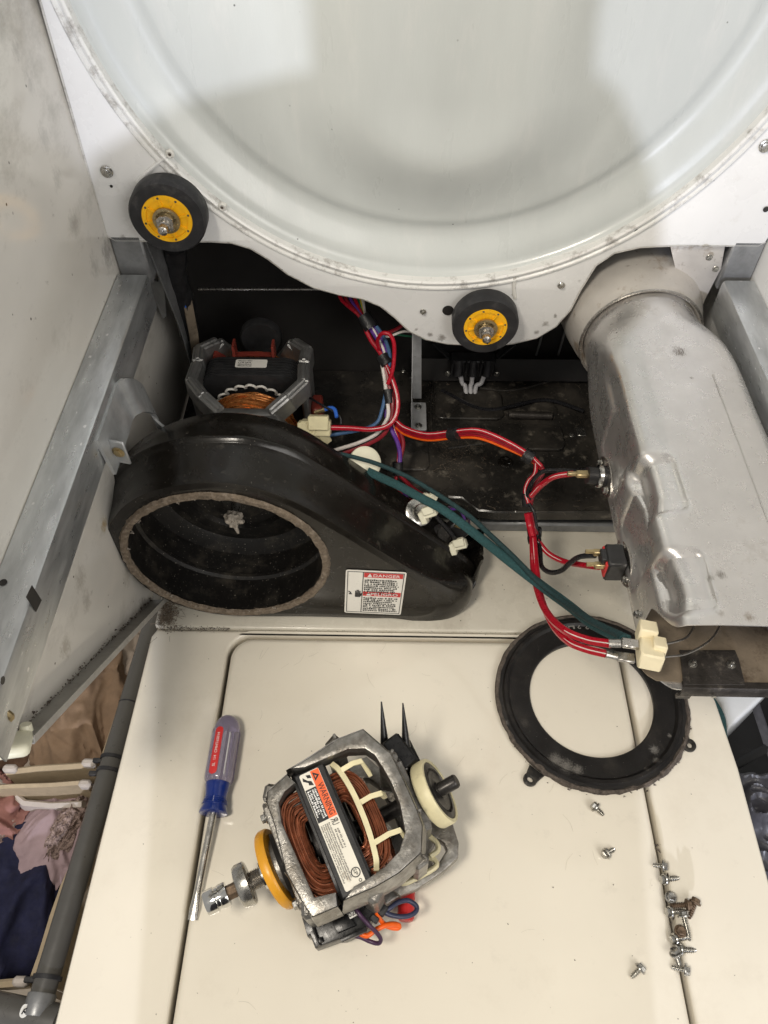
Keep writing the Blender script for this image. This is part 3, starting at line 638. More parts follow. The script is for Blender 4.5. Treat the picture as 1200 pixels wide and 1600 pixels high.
for v0 in (.87, .45):
    plate(bm, [[(.36*lw, v0*lh), (.44*lw, v0*lh), (.40*lw, (v0+.075)*lh)]], A+n_*.0005, lx, ly, .0002)
build('lettering', bm, 'inkwhite', lab)
bm = BM(); dashes(bm, on(.32, .785, .0004), lx, ly, .60*lw, 8, .043*lh, .030*lh, seed=2); dashes(bm, on(.32, .375, .0004), lx, ly, .60*lw, 8, .043*lh, .030*lh, seed=3)
build('small_print', bm, 'ink', lab, smooth=False)
bm = BM()
plate(bm, [rrect(.17*lw, .40*lh, .265*lw, .50*lh, .0012, 3)], A+n_*.0004, lx, ly, .0002)
for k in range(4): plate(bm, [rrect((.172+.024*k)*lw, .485*lh, (.189+.024*k)*lw, (.575-.02*abs(k-1.5))*lh, .0003, 2)], A+n_*.0005, lx, ly, .0002)
tube(bm, [on(.265, .44, .0005), on(.285, .49, .0005)], .0008, 6, smooth=False)
tube(bm, [on(.06, .53, .0004), on(.10, .50, .0004), on(.07, .47, .0004), on(.12, .47, .0004)], .0006, 6, smooth=False)
build('hand_symbol', bm, 'ink', lab)
# parts on the shoulder of the outlet: bobbin, thermostats, connectors
bm = BM(); q = PY(570, 729, .608); lathe(bm, q+V((0, .006, 0)), (.35, -.55, .75), [(.010, -.006), (.0185, -.006), (.0195, -.003), (.0195, .002), (.017, .004), (.012, .0045), (.0005, .0045)], 40)
build('nylon_pulley', bm, 'cream_pale', blow)
q = PY(655, 800, .575); bm = BM(); lathe(bm, q, (.3, -.45, .85), [(.017, -.003), (.017, .001), (.0145, .0025), (.009, .003), (.0085, .008), (.0075, .0095), (.0005, .0095)], 36); th = build('thermistor', bm, 'zinc', blow)
q2 = PY(690, 835, .575); bm = BM(); lathe(bm, q2, (.3, -.45, .85), [(.013, -.003), (.013, .002), (.008, .003), (.008, .007), (.0005, .007)], 28); build('thermostat', bm, 'blacklint', blow)
bm = BM(); box(bm, PY(712, 828, .585), (.028, .014, .03), M.Rotation(.6, 3, 'Y'), .002); sw = build('fuse_block', bm, 'core', blow)
for p in ((706, 808), (716, 822), (722, 815)):
    bm = BM(); q = PY(*p, .574); box(bm, q, (.009, .002, .005), M.Rotation(.5, 3, 'Y')); build('spade_terminal', bm, 'brass', sw)
def connector(px, py, y, rz, s, parent, m='cream_pale'):
    bm = BM(); q = PY(px, py, y); rot = M.Rotation(rz, 3, 'Y') @ M.Rotation(R(-35), 3, 'X')
    box(bm, q, (.019*s, .010*s, .010*s), rot, .0012); box(bm, q+rot @ V((.002*s, -.004*s, .004*s)), (.013*s, .008*s, .009*s), rot, .001); box(bm, q+rot @ V((-.008*s, 0, -.003*s)), (.007*s, .011*s, .014*s), rot, .001)
    return build('wire_connector', bm, m, parent)
connector(670, 801, .560, R(-30), 1.05, blow); connector(672, 778, .59, R(30), .8, blow); connector(717, 851, .560, R(-25), 1.05, blow)
bm = BM(); tube(bm, [PY(680, 806, .566), PY(700, 828, .564), PY(714, 846, .562)], .0026, 8); build('jumper_wire', bm, 'w_black', blow)

# lint pile in the corner between blower, wall and washer ledge
bm = BM(); rg = random.Random(12)
for _ in range(420):
    p = V((-.290+abs(rg.gauss(0, .009)), .503+rg.gauss(0, .011), .003+abs(rg.gauss(0, .002)))); crumb(bm, p, rg.uniform(.0006, .0022))
    if rg.random() < .5:
        d_ = V((rg.gauss(0, .006), rg.gauss(0, .005), rg.uniform(0, .002))); tube(bm, [p, p+d_*.5+V((0, 0, .001)), p+d_], .00022, 3, 2)
build('lint_pile', bm, 'felt', kind='stuff', smooth=False)

# ------------------------------------------------------------------ electric motors (local frame: x = shaft axis, y = across, z = up)
def make_motor(root, hero):
    al = 'alum' if hero else 'alum_dim'; cu = 'copper' if hero else 'copper_gold'
    rg = random.Random(21); AW = .0135 if hero else .015
    # laminated stator core
    bm = BM(); hw = .0165 if hero else .0175; fr = V((1, 0, 0))
    ch = .0575 if hero else .0655; sq = rrect(-.062, -ch, .062, ch, .022, 6); hole = circ(0, 0, .034, 40)
    plate(bm, [sq, hole], (hw, 0, 0), (0, 1, 0), (0, 0, 1), 2*hw, .001, 1); core = build('stator_core', bm, 'core', root)
    bm = BM()
    for k in range(7):
        x = -hw+.003+k*(2*hw-.006)/6; plate(bm, [rrect(-.0628, -ch-.0008, .0628, ch+.0008, .022, 6), rrect(-.0600, -ch+.0025, .0600, ch-.0025, .021, 6)], (x+.0004, 0, 0), (0, 1, 0), (0, 0, 1), .0008)
    build('laminations', bm, 'core', core)
    # end bells: four arms on each side that turn in to an end plate
    def bell(s, L, endw, kr, parent, zd=.80):
        bm = BM(); W_ = .067; Z_ = .060
        for sy in (-1, 1):
            for sz in (-1, 1):
                p = [V((s*.004, sy*W_, sz*Z_)), V((s*L*.48, sy*(W_+.002), sz*Z_)), V((s*L*.80, sy*(W_*.78), sz*Z_*.95)), V((s*L, sy*endw, sz*Z_*zd))]
                for i in range(3):
                    a, c = p[i], p[i+1]; d = (c-a).normalized(); side = V((0, 0, 1)).cross(d).normalized()
                    rot = M((d, side, d.cross(side))).transposed()
                    box(bm, (a+c)/2, ((c-a).length+.006, AW, .026), rot, .0018)
                    box(bm, (a+c)/2+V((0, 0, sz*.002)), ((c-a).length+.004, .0065, .027), rot, .0015)
        # ring flange hugging the core, at the two sides
        for sy in (-1, 1):
            box(bm, (s*.012, sy*(W_+.001), 0), (.022, .010, .112), None, .002)
            box(bm, (s*L*.44, sy*(W_+.002), 0), (.012, .009, .100), None, .002)
        # cast corner webs under the arms and end plate
        pz = .056*zd/.80; o = [(-endw-.016, -pz*.55), (-endw-.004, -pz), (endw+.004, -pz), (endw+.016, -pz*.55), (endw+.016, pz*.55), (endw+.004, pz), (-endw-.004, pz), (-endw-.016, pz*.55)]
        f = s*L
        plate(bm, [o, circ(0, 0, .014, 24)], (f+.009 if s > 0 else f+.004, 0, 0), (0, 1, 0), (0, 0, 1), .013, .002, 1)
        lathe(bm, (f, 0, 0), (s, 0, 0), [(.0135, 0), (.026, 0), (.026, .012), (.021, .014), (.019, .020), (.013, .020)], 32, cap=False)
        for a in range(4): t = R(45+90*a); box(bm, (f+s*.004, .034*math.cos(t), .034*math.sin(t)), (.010, .006, .035), M.Rotation(t-R(90), 3, 'X'), .001)
        b = build('end_bell', bm, al, root, ang=30)
        for sy in (-1, 1):
            for sz in (-1, 1):
                bm = BM(); hexbolt(bm, (f+s*.008, sy*(endw+.004), sz*.038), (s, 0, 0), .0042, .005); build('through_bolt', bm, 'zinc', b)
        return b
    if hero:
        def lp(x, y, z=.1315): q = MWM.inverted() @ PZ(x, y, z); return (q.x, q.y)
        LO = [(449, 1203), (416, 1231), (414, 1249), (428, 1289), (445, 1364), (468, 1406), (479, 1425), (490, 1441), (510, 1433), (533, 1423)]
        LI = [(525, 1394), (491, 1402), (466, 1344), (441, 1287), (437, 1257), (446, 1240), (463, 1226)]
        RO_ = [(445, 1200), (483, 1178), (523, 1153), (567, 1137), (613, 1176), (636, 1222), (657, 1268), (667, 1295), (665, 1341), (627, 1375), (587, 1398), (533, 1421)]
        RI_ = [(553, 1385), (575, 1373), (600, 1356), (624, 1331), (633, 1302), (625, 1260), (612, 1228), (598, 1203), (586, 1185), (571, 1175), (544, 1176), (510, 1190), (478, 1203)]
        out = []
        for s_, O, I, f in ((-1, LO, LI, -.053), (1, RO_, RI_, .083)):
            O = [lp(*p) for p in O]; I = [lp(*p) for p in I]; cx_ = sum(p[0] for p in O)/len(O); cy_ = sum(p[1] for p in O)/len(O)
            bm = BM()
            grow = lambda P_, k, d=0: [(cx_+(x-cx_)*k, cy_+(y-cy_)*k) for x, y in P_]
            # upper frame: flat cast face, sloping facets down to a vertical skirt; a plain frame below
            T_ = grow(O, .915); plate(bm, [T_+I], (0, 0, .0632), (1, 0, 0), (0, 1, 0), .0235, .0013, 1)
            prof_ = ((.915, .0628), (.925, .0636), (.985, .0500), (1.0, .0465), (1.0, .0290), (.975, .0275), (.90, .0300), (.90, .0560))
            quads(bm, [[V((x, y, z_)) for x, y in grow(O, k_)] for k_, z_ in prof_], False)
            plate(bm, [grow(O, .985)+grow(I, 1.0)], (0, 0, -.040), (1, 0, 0), (0, 1, 0), .022, .002, 1)
            for k in range(2, len(O)-2, 2):
                a, c = V((*grow(O, .915)[k], 0)), V((*O[k], 0)); d = c-a; box(bm, V((a.x, a.y, .0478))+d*.75, (d.length*.9, .0030, .026), M.Rotation(math.atan2(d.y, d.x), 3, 'Z'), .0008)
            for k in ((1, 6) if s_ < 0 else (2, 4, 8, 10)):
                a = V((*O[k], 0))*.93; box(bm, a, (.016, .016, .10), M.Rotation(k, 3, 'Z'), .003)
            e_ = .046 if s_ < 0 else .030
            o = [(-e_-.006, -.030), (-e_, -.050), (e_, -.050), (e_+.006, -.030), (e_+.006, .030), (e_, .050), (-e_, .050), (-e_-.006, .030)]
            o = [(a_, max(-.036, min(.036, b_))) for a_, b_ in o]; plate(bm, [o, circ(0, 0, .014, 24)], (f+.002 if s_ > 0 else f+.012, 0, 0), (0, 1, 0), (0, 0, 1), .010, .002, 1)
            lathe(bm, (f, 0, 0), (s_, 0, 0), [(.0135, 0), (.026, 0), (.026, .010), (.021, .012), (.019, .018), (.013, .018)], 32, cap=False)
            b = build('end_bell', bm, al, root, ang=30); out.append(b)
            for sy in (-1, 1):
                bm = BM(); hexbolt(bm, (f-s_*(.002 if s_ < 0 else 0), sy*(e_-.006), .026), (s_, 0, 0), .0042, .005); build('through_bolt', bm, 'zinc', b)
        bl, br = out
    else: bl = bell(-1, .070, .034, 0, root); br = bell(1, .056, .034, 0, root, .40)
    # windings: a full coil ring on each side laid up from separate strands
    def winding(s, x0, r0, mi, n, m):
        bm = BM()
        lathe(bm, (s*x0, 0, 0), (1, 0, 0), [(r0-mi*.8, -mi*.7), (r0, -mi*.92), (r0+mi*.8, -mi*.6), (r0+mi*.9, 0), (r0+mi*.8, mi*.6), (r0, mi*.92), (r0-mi*.8, mi*.6), (r0-mi*.8, -mi*.7)], 36, cap=False)
        for k in range(n):
            ph = 2*math.pi*k/n+rg.uniform(-.1, .1); am = rg.uniform(.08, .25); fr_ = rg.choice((2, 3, 4)); p0 = rg.uniform(0, 6); pts = []
            for j in range(48):
                t = 2*math.pi*j/48; q = ph+am*math.sin(fr_*t+p0); mr = mi*(1+.09*math.sin(4*t+p0)); rr2 = r0+mr*math.cos(q)
                pts.append(V((s*x0+mr*math.sin(q), rr2*math.cos(t), rr2*math.sin(t))))
            pts.append(pts[0]); tube(bm, pts, .00105, 5, smooth=False)
        return build('copper_winding', bm, m, root)
    if hero:
        winding(-1, .033, .034, .010, 22, cu); winding(1, .035, .036, .010, 24, cu)
        # nested oval end turns seen through the upper window
        for s, xa, ln, n, kd in ((-1, .018, .027, 12, 0), (1, .019, .029, 12, 1)):
            bm = BM()
            for k in range(n):
                f = k/(n-1)
                for lay in range(2):
                    w = .046-.024*f+rg.uniform(-.0010, .0010); e = ln*(1-.62*f)+rg.uniform(-.0004, .0004); zz = .0525-.006*abs(f-.35)-.0022*lay+rg.uniform(-.0009, .0009); ns_ = rg.uniform(0, 9); pts = []
                    for j in range(17):
                        t = math.pi*j/16; c_, s_ = math.cos(t), math.sin(t)
                        pts.append(V((s*(xa-.004+e*math.copysign(abs(s_)**.62, s_)), w*math.copysign(abs(c_)**.75, c_)-.004+.0022*noise.noise(V((ns_, j*.35, s))), zz-.010*(1-s_)**2*.3+.0016*noise.noise(V((j*.4, ns_, 2)))))) 
                    tube(bm, pts, .00112, 5, 2)
            build('coil_end_turn', bm, cu, root)
    else:
        winding(-1, .046, .0415, .0150, 36, cu); winding(1, .039, .041, .011, 22, cu)
        bm = BM()
        for k in range(9):
            a = R(90-64+k*16); e = V((0, math.cos(a), math.sin(a)))
            t_ = V((0, e.z, -e.y)); o_ = V((-hw-.003, 0, 0))
            tube(bm, [o_+e*.047+t_*.0062, o_+e*.0525+t_*.0052+V((-.003, 0, 0)), o_+e*.0555+V((-.004, 0, 0)), o_+e*.0525-t_*.0052+V((-.003, 0, 0)), o_+e*.047-t_*.0062], .0016, 6, 4)
        build('slot_liner', bm, 'paper', root)
    # shaft and rotor
    bm = BM(); cyl(bm, (-.06, 0, 0), (.10, 0, 0), .0075, seg=20); lathe(bm, (-.02, 0, 0), (1, 0, 0), [(.033, 0), (.033, .04)], 32); build('rotor', bm, 'darksteel', root)
    return core, bl, br

# -- the removed motor lying on the lid
u = V((.895, .440, .055)).normalized(); vv = V((0, 0, 1)).cross(u).normalized(); ww = u.cross(vv)
mw = M((( u.x, vv.x, ww.x, -.050), (u.y, vv.y, ww.y, .2165), (u.z, vv.z, ww.z, .0735), (0, 0, 0, 1)))
MWM = mw @ M.Rotation(R(4), 4, 'X')
mot = thing('dryer_motor', 'removed aluminium motor with orange warning label, copper coils and pulley lying on the lid', 'motor', mtx=MWM)
mot['_l'] = 1
core, bl, br = make_motor(mot, True)
# label strip
bm = BM(); box(bm, (.0005, -.003, .0600), (.0285, .112, .0030), None, .0008); ls = build('label_plate', bm, 'core', mot)
zt = .0617; y0, y1 = .0515, -.0555       # text runs from +y to -y, its top towards +x
tx, ty = V((0, -1, 0)), V((1, 0, 0))
LW_, LH_ = y0-y1, .0190
A = V((-.0095, y0, zt)); A0 = A
def rect(bm, u0, v0, u1, v1, h=.0002): plate(bm, [[(u0*LW_, v0*LH_), (u1*LW_, v0*LH_), (u1*LW_, v1*LH_), (u0*LW_, v1*LH_)]], A+V((0, 0, h)), tx, ty, .0002)
def pt(u_, v_, h=.0003): return A+tx*(u_*LW_)+ty*(v_*LH_)+V((0, 0, h))
bm = BM(); plate(bm, [rrect(0, 0, LW_, LH_, .0015, 3)], A, tx, ty, .0003); lb = build('warning_label', bm, 'paper_stained', mot)
bm = BM(); rect(bm, .005, .56, .43, .985); build('orange_panel', bm, 'inkorange', lb)
bm = BM(); rect(bm, .14, .02, .43, .555); build('black_panel', bm, 'ink', lb)
bm = BM(); text(bm, 'WARNING', pt(.13, .66), tx, ty, .30*LH_, .28*LW_)
plate(bm, [[(.02*LW_, .64*LH_), (.10*LW_, .64*LH_), (.06*LW_, .92*LH_)], [(.045*LW_, .69*LH_), (.075*LW_, .69*LH_), (.06*LW_, .80*LH_)]], A+V((0, 0, .0004)), tx, ty, .0002)
text(bm, 'R', pt(.468, .60), -tx, ty, .36*LH_, .026*LW_, flip=-1); text(bm, 'U', pt(.472, .60), tx, ty, .36*LH_, .026*LW_); build('lettering', bm, 'ink', lb)
bm = BM(); dashes(bm, pt(.155, .43, .0003), tx, ty, .26*LW_, 4, .12*LH_, .085*LH_, seed=4, ragged=.25); build('white_print', bm, 'inkwhite', lb, smooth=False)
bm = BM(); dashes(bm, pt(.46, .45, .0003), tx, ty, .50*LW_, 5, .098*LH_, .062*LH_, seed=5); dashes(bm, pt(.53, .72, .0003), tx, ty, .18*LW_, 2, .13*LH_, .08*LH_, seed=6); build('small_print', bm, 'inkgrey', lb, smooth=False)
bm = BM(); plate(bm, [circ(.90*LW_, .74*LH_, .0042, 28), circ(.90*LW_, .74*LH_, .0034, 28)], A+V((0, 0, .0004)), tx, ty, .0002)
text(bm, 'SP', pt(.872, .66, .0002), tx, ty, .17*LH_, .05*LW_); plate(bm, [circ(.968*LW_, .80*LH_, .0014, 16), circ(.968*LW_, .80*LH_, .0009, 16)], A+V((0, 0, .0004)), tx, ty, .0002); build('approval_mark', bm, 'ink', lb)
bm = BM(); plate(bm, [[(.03*LW_, .12*LH_), (.06*LW_, .08*LH_), (.09*LW_, .30*LH_), (.11*LW_, .28*LH_), (.125*LW_, .50*LH_), (.085*LW_, .46*LH_), (.07*LW_, .30*LH_)], [(.02*LW_, .30*LH_), (.05*LW_, .34*LH_), (.06*LW_, .52*LH_), (.03*LW_, .50*LH_)]], A+V((0, 0, .0003)), tx, ty, .0002); build('hazard_symbol', bm, 'ink', lb)
# cream comb over the right coil
bm = BM(); pts = [V((.0225, .052, .050)), V((.0265, .040, .057)), V((.0295, .015, .0600)), V((.0290, -.015, .0600)), V((.0255, -.040, .057)), V((.0215, -.050, .050))]
band(bm, pts, (0, 0, 1), .006, .0048, 6)
for y, l in ((.040, .020), (.006, .024), (-.030, .026)):
    band(bm, [V((.028, y, .0595)), V((.028+l*.6, y+.001, .0605)), V((.028+l, y, .0575)), V((.028+l+.003, y-(.012 if abs(y) > .01 else .002), .050))], (0, 1, .2), .0046, .0042, 4, smooth=False)
build('coil_comb', bm, 'cream', mot)
def lq(x, y, z): return MWM.inverted() @ PZ(x, y, z)
def poly(l, z): return [(p.x, p.y) for p in (lq(x, y, z) for x, y in l)]
bm = BM()
for l, zz_ in (([(627, 1380), (640, 1377), (679, 1356), (680, 1345), (670, 1339)], .062), ([(664, 1300), (674, 1309), (683, 1318), (684, 1329), (672, 1338)], .066)):
    tube(bm, [lq(x, y, zz_) for x, y in l], .0026, 8, 4, flat=1.2)
build('lower_comb', bm, 'cream', mot)
bm = BM(); zf = lq(680, 1340, .048).z
plate(bm, [poly([(612, 1300), (700, 1268), (708, 1290), (717, 1318), (716, 1340), (694, 1361), (652, 1388), (626, 1399), (600, 1380)], .048), poly([(672, 1332), (684, 1311), (694, 1318), (698, 1328), (686, 1347), (676, 1350)], .048)], (0, 0, zf), (1, 0, 0), (0, 1, 0), .018, .002, 1); build('mounting_foot', bm, 'alum', mot)
# pulley end: black bracket with two prongs, nylon-rimmed pulley
bm = BM(); box(bm, (.088, .040, .016), (.020, .034, .030), M.Rotation(.2, 3, 'Z'), .002); box(bm, (.098, .030, -.004), (.016, .05, .02), None, .002)
for a, c, r in ((V((.078, .053, .014)), V((.092, .090, .040)), .0048), (V((.098, .046, .014)), V((.110, .078, .044)), .0045)): cyl(bm, a, c, r, .0007, 10)
build('pronged_bracket', bm, 'blackplastic', mot)
pa = V((1, -.06, .48)).normalized(); pc = V((.096, -.006, .014))
bm = BM(); lathe(bm, pc, pa, [(.024, .000), (.0315, .000), (.0325, .002), (.0325, .0115), (.0315, .0135), (.0285, .0135), (.0285, .010)], 48); pl = build('pulley', bm, 'cream', mot)
bm = BM(); lathe(bm, pc, pa, [(.0286, .0112), (.0278, .0128), (.0225, .0136), (.0215, .0115), (.0205, .0115), (.0195, .0128), (.012, .0120), (.0085, .0128), (.0085, .0140)], 44); build('pulley_disc', bm, 'darksteel', pl)
bm = BM(); lathe(bm, pc, pa, [(.0068, .010), (.0068, .031), (.0058, .0325), (.0004, .0325)], 20); build('shaft_end', bm, 'darksteel', pl)
# coupling end: amber disc, threaded collar, socket
xs = -.0585; HK = .83
def hk_(l): return [(r, h*HK) for r, h in l]
bm = BM(); lathe(bm, (xs, 0, 0), (-1, 0, -.22), [(.030, -.004), (.036, -.004), (.0372, -.002), (.0372, .003), (.036, .0052), (.0335, .0052), (.033, .004)], 56); build('amber_disc', bm, 'orange_y', mot)
bm = BM(); lathe(bm, (xs, 0, 0), (-1, 0, 0), [(.0328, .0026), (.012, .0026)], 40); lathe(bm, (xs, 0, 0), (1, 0, 0), [(.031, .003), (.029, .008), (.012, .012)], 40); build('governor_cup', bm, 'void', mot)
bm = BM(); lathe(bm, (xs, 0, 0), (-1, 0, 0), hk_([(.0135, .003), (.0135, .010), (.0125, .011), (.0125, .019), (.0088, .0195)]), 28); build('coupling_collar', bm, 'chrome', mot)
bm = BM(); prof = []
for k in range(7): prof += [(.0078, .018+k*.0021), (.0092, .0190+k*.0021)]
lathe(bm, (xs, 0, 0), (-1, 0, 0), hk_(prof+[(.0078, .033)]), 24); build('thread', bm, 'steel', mot)
bm = BM(); lathe(bm, (xs, 0, 0), (-1, 0, 0), hk_([(.008, .0325), (.0180, .033), (.0198, .0345), (.0198, .044), (.0180, .0475), (.012, .0495), (.006, .0495)]), 32); build('collar_nut', bm, 'zinc', mot)
bm = BM(); lathe(bm, (xs, 0, 0), (-1, 0, 0), hk_([(.0068, .047), (.0068, .064), (.0004, .064)]), 6); build('drive_bar', bm, 'rust', mot)
# switch block with wires on the near side
def lq(x, y, z): return MWM.inverted() @ PZ(x, y, z)
def poly(l, z): return [(p.x, p.y) for p in (lq(x, y, z) for x, y in l)]
zq = lambda z: lq(530, 1440, z).z
bm = BM(); plate(bm, [poly([(470, 1428), (480, 1463), (484, 1460), (492, 1481), (528, 1468), (539, 1468), (574, 1451), (580, 1437), (589, 1421), (589, 1400), (541, 1410), (489, 1430)], .050)], (0, 0, zq(.050)), (1, 0, 0), (0, 1, 0), .034, .0015, 1)
plate(bm, [poly([(518, 1440), (546, 1428), (556, 1446), (527, 1458)], .056)], (0, 0, zq(.056)), (1, 0, 0), (0, 1, 0), .010, .0012, 1)
plate(bm, [poly([(530, 1466), (534, 1472), (574, 1455), (572, 1447)], .058)], (0, 0, zq(.058)), (1, 0, 0), (0, 1, 0), .008, .001, 1)
plate(bm, [poly([(486, 1446), (489, 1444), (500, 1476), (496, 1478)], .056)], (0, 0, zq(.056)), (1, 0, 0), (0, 1, 0), .007, .001, 1)
plate(bm, [poly([(494, 1466), (502, 1463), (505, 1471), (497, 1474)], .055)], (0, 0, zq(.055)), (1, 0, 0), (0, 1, 0), .006, .001, 1)
swb = build('switch_block', bm, 'blackplastic', mot)
bm = BM(); plate(bm, [poly([(543, 1428), (558, 1420), (562, 1428), (547, 1436)], .0575)], (0, 0, zq(.0575)), (1, 0, 0), (0, 1, 0), .003); tg = build('paper_tag', bm, 'paper', swb)
bm = BM(); a_, c_ = lq(546, 1434, .058), lq(560, 1427, .058); ex_ = (c_-a_); ex_.z = 0; ex_.normalize(); text(bm, '028', V((a_.x, a_.y, zq(.0578))), ex_, V((-ex_.y, ex_.x, 0)), .0045); build('lettering', bm, 'ink', swb)
def lw(m, pts, r=.0020):
    bm = BM(); tube(bm, [lq(*p) for p in pts], r, 10, 6); return build('motor_wire', bm, m, mot)
lw('w_plum', [(553, 1416, .062), (563, 1430, .062), (576, 1445, .058), (589, 1458, .050), (595, 1468, .044), (591, 1474, .040), (578, 1471, .038), (565, 1465, .040), (554, 1462, .042)])
lw('w_orange', [(588, 1419, .056), (591, 1432, .048), (600, 1444, .036), (611, 1449, .030), (622, 1450, .028), (623, 1446, .030), (615, 1444, .034), (602, 1446, .040), (587, 1453, .042), (574, 1462, .042), (563, 1459, .042)], .0024)
lw('w_navy', [(601, 1423, .050), (609, 1419, .050), (622, 1410, .048), (637, 1407, .044), (650, 1415, .040), (650, 1424, .040), (639, 1431, .042), (622, 1432, .046), (604, 1427, .050), (592, 1416, .054)], .0023)
bm = BM(); q = lq(596, 1421, .052); box(bm, q, (.010, .010, .007), M.Rotation(.5, 3, 'Z'), .001); q = lq(585, 1436, .05); box(bm, q, (.006, .008, .006), M.Rotation(.5, 3, 'Z'), .001); build('terminal', bm, 'rubber', swb)

# chrome socket bit slipped over the drive bar, red handle under the motor
bm = BM(); lathe(bm, (xs, 0, 0), (-1, 0, 0), hk_([(.0072, .060), (.0105, .060), (.0108, .0615), (.0108, .068), (.0100, .069), (.0100, .0725), (.0112, .0735), (.0112, .084), (.0104, .0855), (.0080, .0855), (.0075, .078), (.0004, .078)]), 28)
bm.transform(MWM)
sk = build('wrench_socket', bm, 'chrome', loc=MWM @ V((xs-.072, 0, 0))); tag(sk, 'short chrome socket pushed on the end of the removed motor shaft', 'socket')
q0, q1 = PZ(634, 1440, .011), PZ(637, 1340, .011)
bm = BM(); dd = (q1-q0).normalized(); prof = [(.0004, 0), (.0062, .0004), (.0082, .0028), (.0084, .006), (.0084, .030), (.0074, .032), (.0074, .034), (.0084, .036), (.0084, (q1-q0).length)]
lathe(bm, q0, dd, prof, 24)
rh = build('tool_handle', bm, 'redp', loc=q0); tag(rh, 'rounded red plastic tool handle poking out from under the removed motor', 'tool handle')

# -- the motor installed behind the blower
mi = M(((0, 1, 0, -.180), (1, 0, 0, .742), (0, 0, 1, .137), (0, 0, 0, 1)))
mi = M.Translation((-.180, .748, .137)) @ M.Rotation(R(90), 4, 'Z')      # shaft along the depth, -x end towards the viewer
mot2 = thing('dryer_motor', 'installed motor with white barcode label half hidden behind the black blower', 'motor', mtx=mi)
mot2['_l'] = 1
make_motor(mot2, False)
bm = BM(); plate(bm, [rrect(-.020, -.0075, .020, .0075, .0025, 4)], (.003, 0, .0672), (0, -1, 0), (1, 0, 0), .0005); l2 = build('rating_label', bm, 'paper', mot2)
bm = BM(); dashes(bm, V((.0065, .0165, .0674)), V((0, -1, 0)), V((1, 0, 0)), .018, 4, .0032, .0016, seed=8); dashes(bm, V((.0065, -.006, .0674)), V((0, -1, 0)), V((1, 0, 0)), .010, 1, .003, .0001, seed=9); build('small_print', bm, 'ink', l2, smooth=False)
bm = BM(); pts = [V((.027, y, .0545+.008*math.cos(y*24))) for y in (-.028, -.014, 0, .014, .028)]; band(bm, pts, (1, 0, 0), .006, .003, 5)
for y in (-.026, .024): band(bm, [V((.026, y, .058)), V((.027, y, .080))], (1, 0, 0), .016, .0030, smooth=False)
band(bm, [V((.030, .040, .05)), V((.030, .052, .060)), V((.030, .056, .046))], (1, 0, 0), .012, .003, smooth=False)
build('coil_comb', bm, 'redplastic', mot2)
bm = BM(); lathe(bm, (.070, -.002, .050), (1, 0, 0), [(.010, 0), (.026, 0), (.028, .004), (.028, .012), (.02, .012)], 32); build('rear_pulley', bm, 'core', mot2)
bm = BM(); lathe(bm, (-.083, 0, 0), (-1, 0, 0), [(.022, -.004), (.020, .004), (.013, .006), (.013, .016)], 6); box(bm, (-.068, .014, .028), (.014, .014, .012), M.Rotation(.5, 3, 'Z'), .001); build('shaft_hub', bm, 'steel', mot2)
bm = BM(); box(bm, (-.01, -.080, -.01), (.03, .014, .05), None, .002); build('relay', bm, 'redplastic', mot2)
bm = BM(); box(bm, (0, 0, -.072), (.12, .11, .012), None, .003); build('motor_mount', bm, 'void', mot2)

# ------------------------------------------------------------------ heater duct
duct = thing('heater_duct', 'long pale steel heater duct with brown heat stains reaching forward from the bulkhead', 'duct', (.285, .5, .22))
NS = 144
def dsec(t, inset=0):
    """t 0 at the bulkhead collar, 1 at the open front"""
    f = sst(.0, .30, t); cx = .280+.006*f; cz = .282-.004*f; hx = .0625+.0015*f-inset; hz = .0625-.0075*f-inset; e = 2+11.0*f*f
    def pocket(y, a, c, w=.014): return sst(a-w, a, y)*(1-sst(c, c+w, y))
    out = []
    for i in range(NS):
        a = 2*math.pi*i/NS+.0; c, s = math.cos(a), math.sin(a)
        k = (abs(c)**e+abs(s)**e)**(-1/e); x = cx+hx*c*k; z = cz+hz*s*k
        y = .712+(.303-.712)*t
        left = max(0, -c)
        if left > .3:                       # pressed pockets on the shoulder and flats round the thermostats
            sh = sst(1.0, .55, abs(a-R(139))/.42); lo = sst(1.0, .6, abs(a-R(182))/.55)
            d = (.0092*pocket(y, .424, .472)+.0092*pocket(y, .324, .364)+.0035*pocket(y, .50, .60, .03))*sh
            d += (.006*pocket(y, .505, .565, .01)+.006*pocket(y, .395, .455, .01))*lo - .004*math.exp(-((y-.48)/.014)**2)*lo
            x += d; z -= d*.45*sh
        if t > .8: y += .050*(t-.8)/.2*sst(.5, .95, left)*sst(.85, -.1, s)
        x += .0006*noise.noise(V((x*40, y*25, z*40))); z += .0008*noise.noise(V((x*22, y*12, 3)))
        out.append(V((x, y, z)))
    return out
bm = BM(); rings = [dsec(i/110) for i in range(111)]; rings += [dsec(1-i/12, .0011) for i in range(13)]
quads(bm, rings, True); db = build('duct_shell', bm, 'duct', duct, ang=50)
bm = BM(); sm = [dsec(k/40, -.0004) for k in range(12, 40)]; tube(bm, [r_[int(NS*.185)] for r_ in sm], .0007, 5, smooth=False); build('lock_seam', bm, 'duct', duct)
bm = BM(); c = V((.280, .712, .282))
lathe(bm, c, (0, 1, 0), [(.0615, .006), (.0640, -.004), (.0655, -.006), (.0672, -.005), (.0690, .004), (.0735, .018), (.0790, .045), (.0830, .085), (.0840, .115)], 64, cap=False)
plate(bm, [[(p.x, p.z) for p in (PY(x, y, .742) for x, y in ((1046, 380), (1134, 380), (1127, 420), (1103, 466), (1094, 488), (1078, 462), (1060, 440)))]], (0, .742, 0), (1, 0, 0), (0, 0, 1), .003, .0008, 1)
build('collar', bm, 'collar', duct)
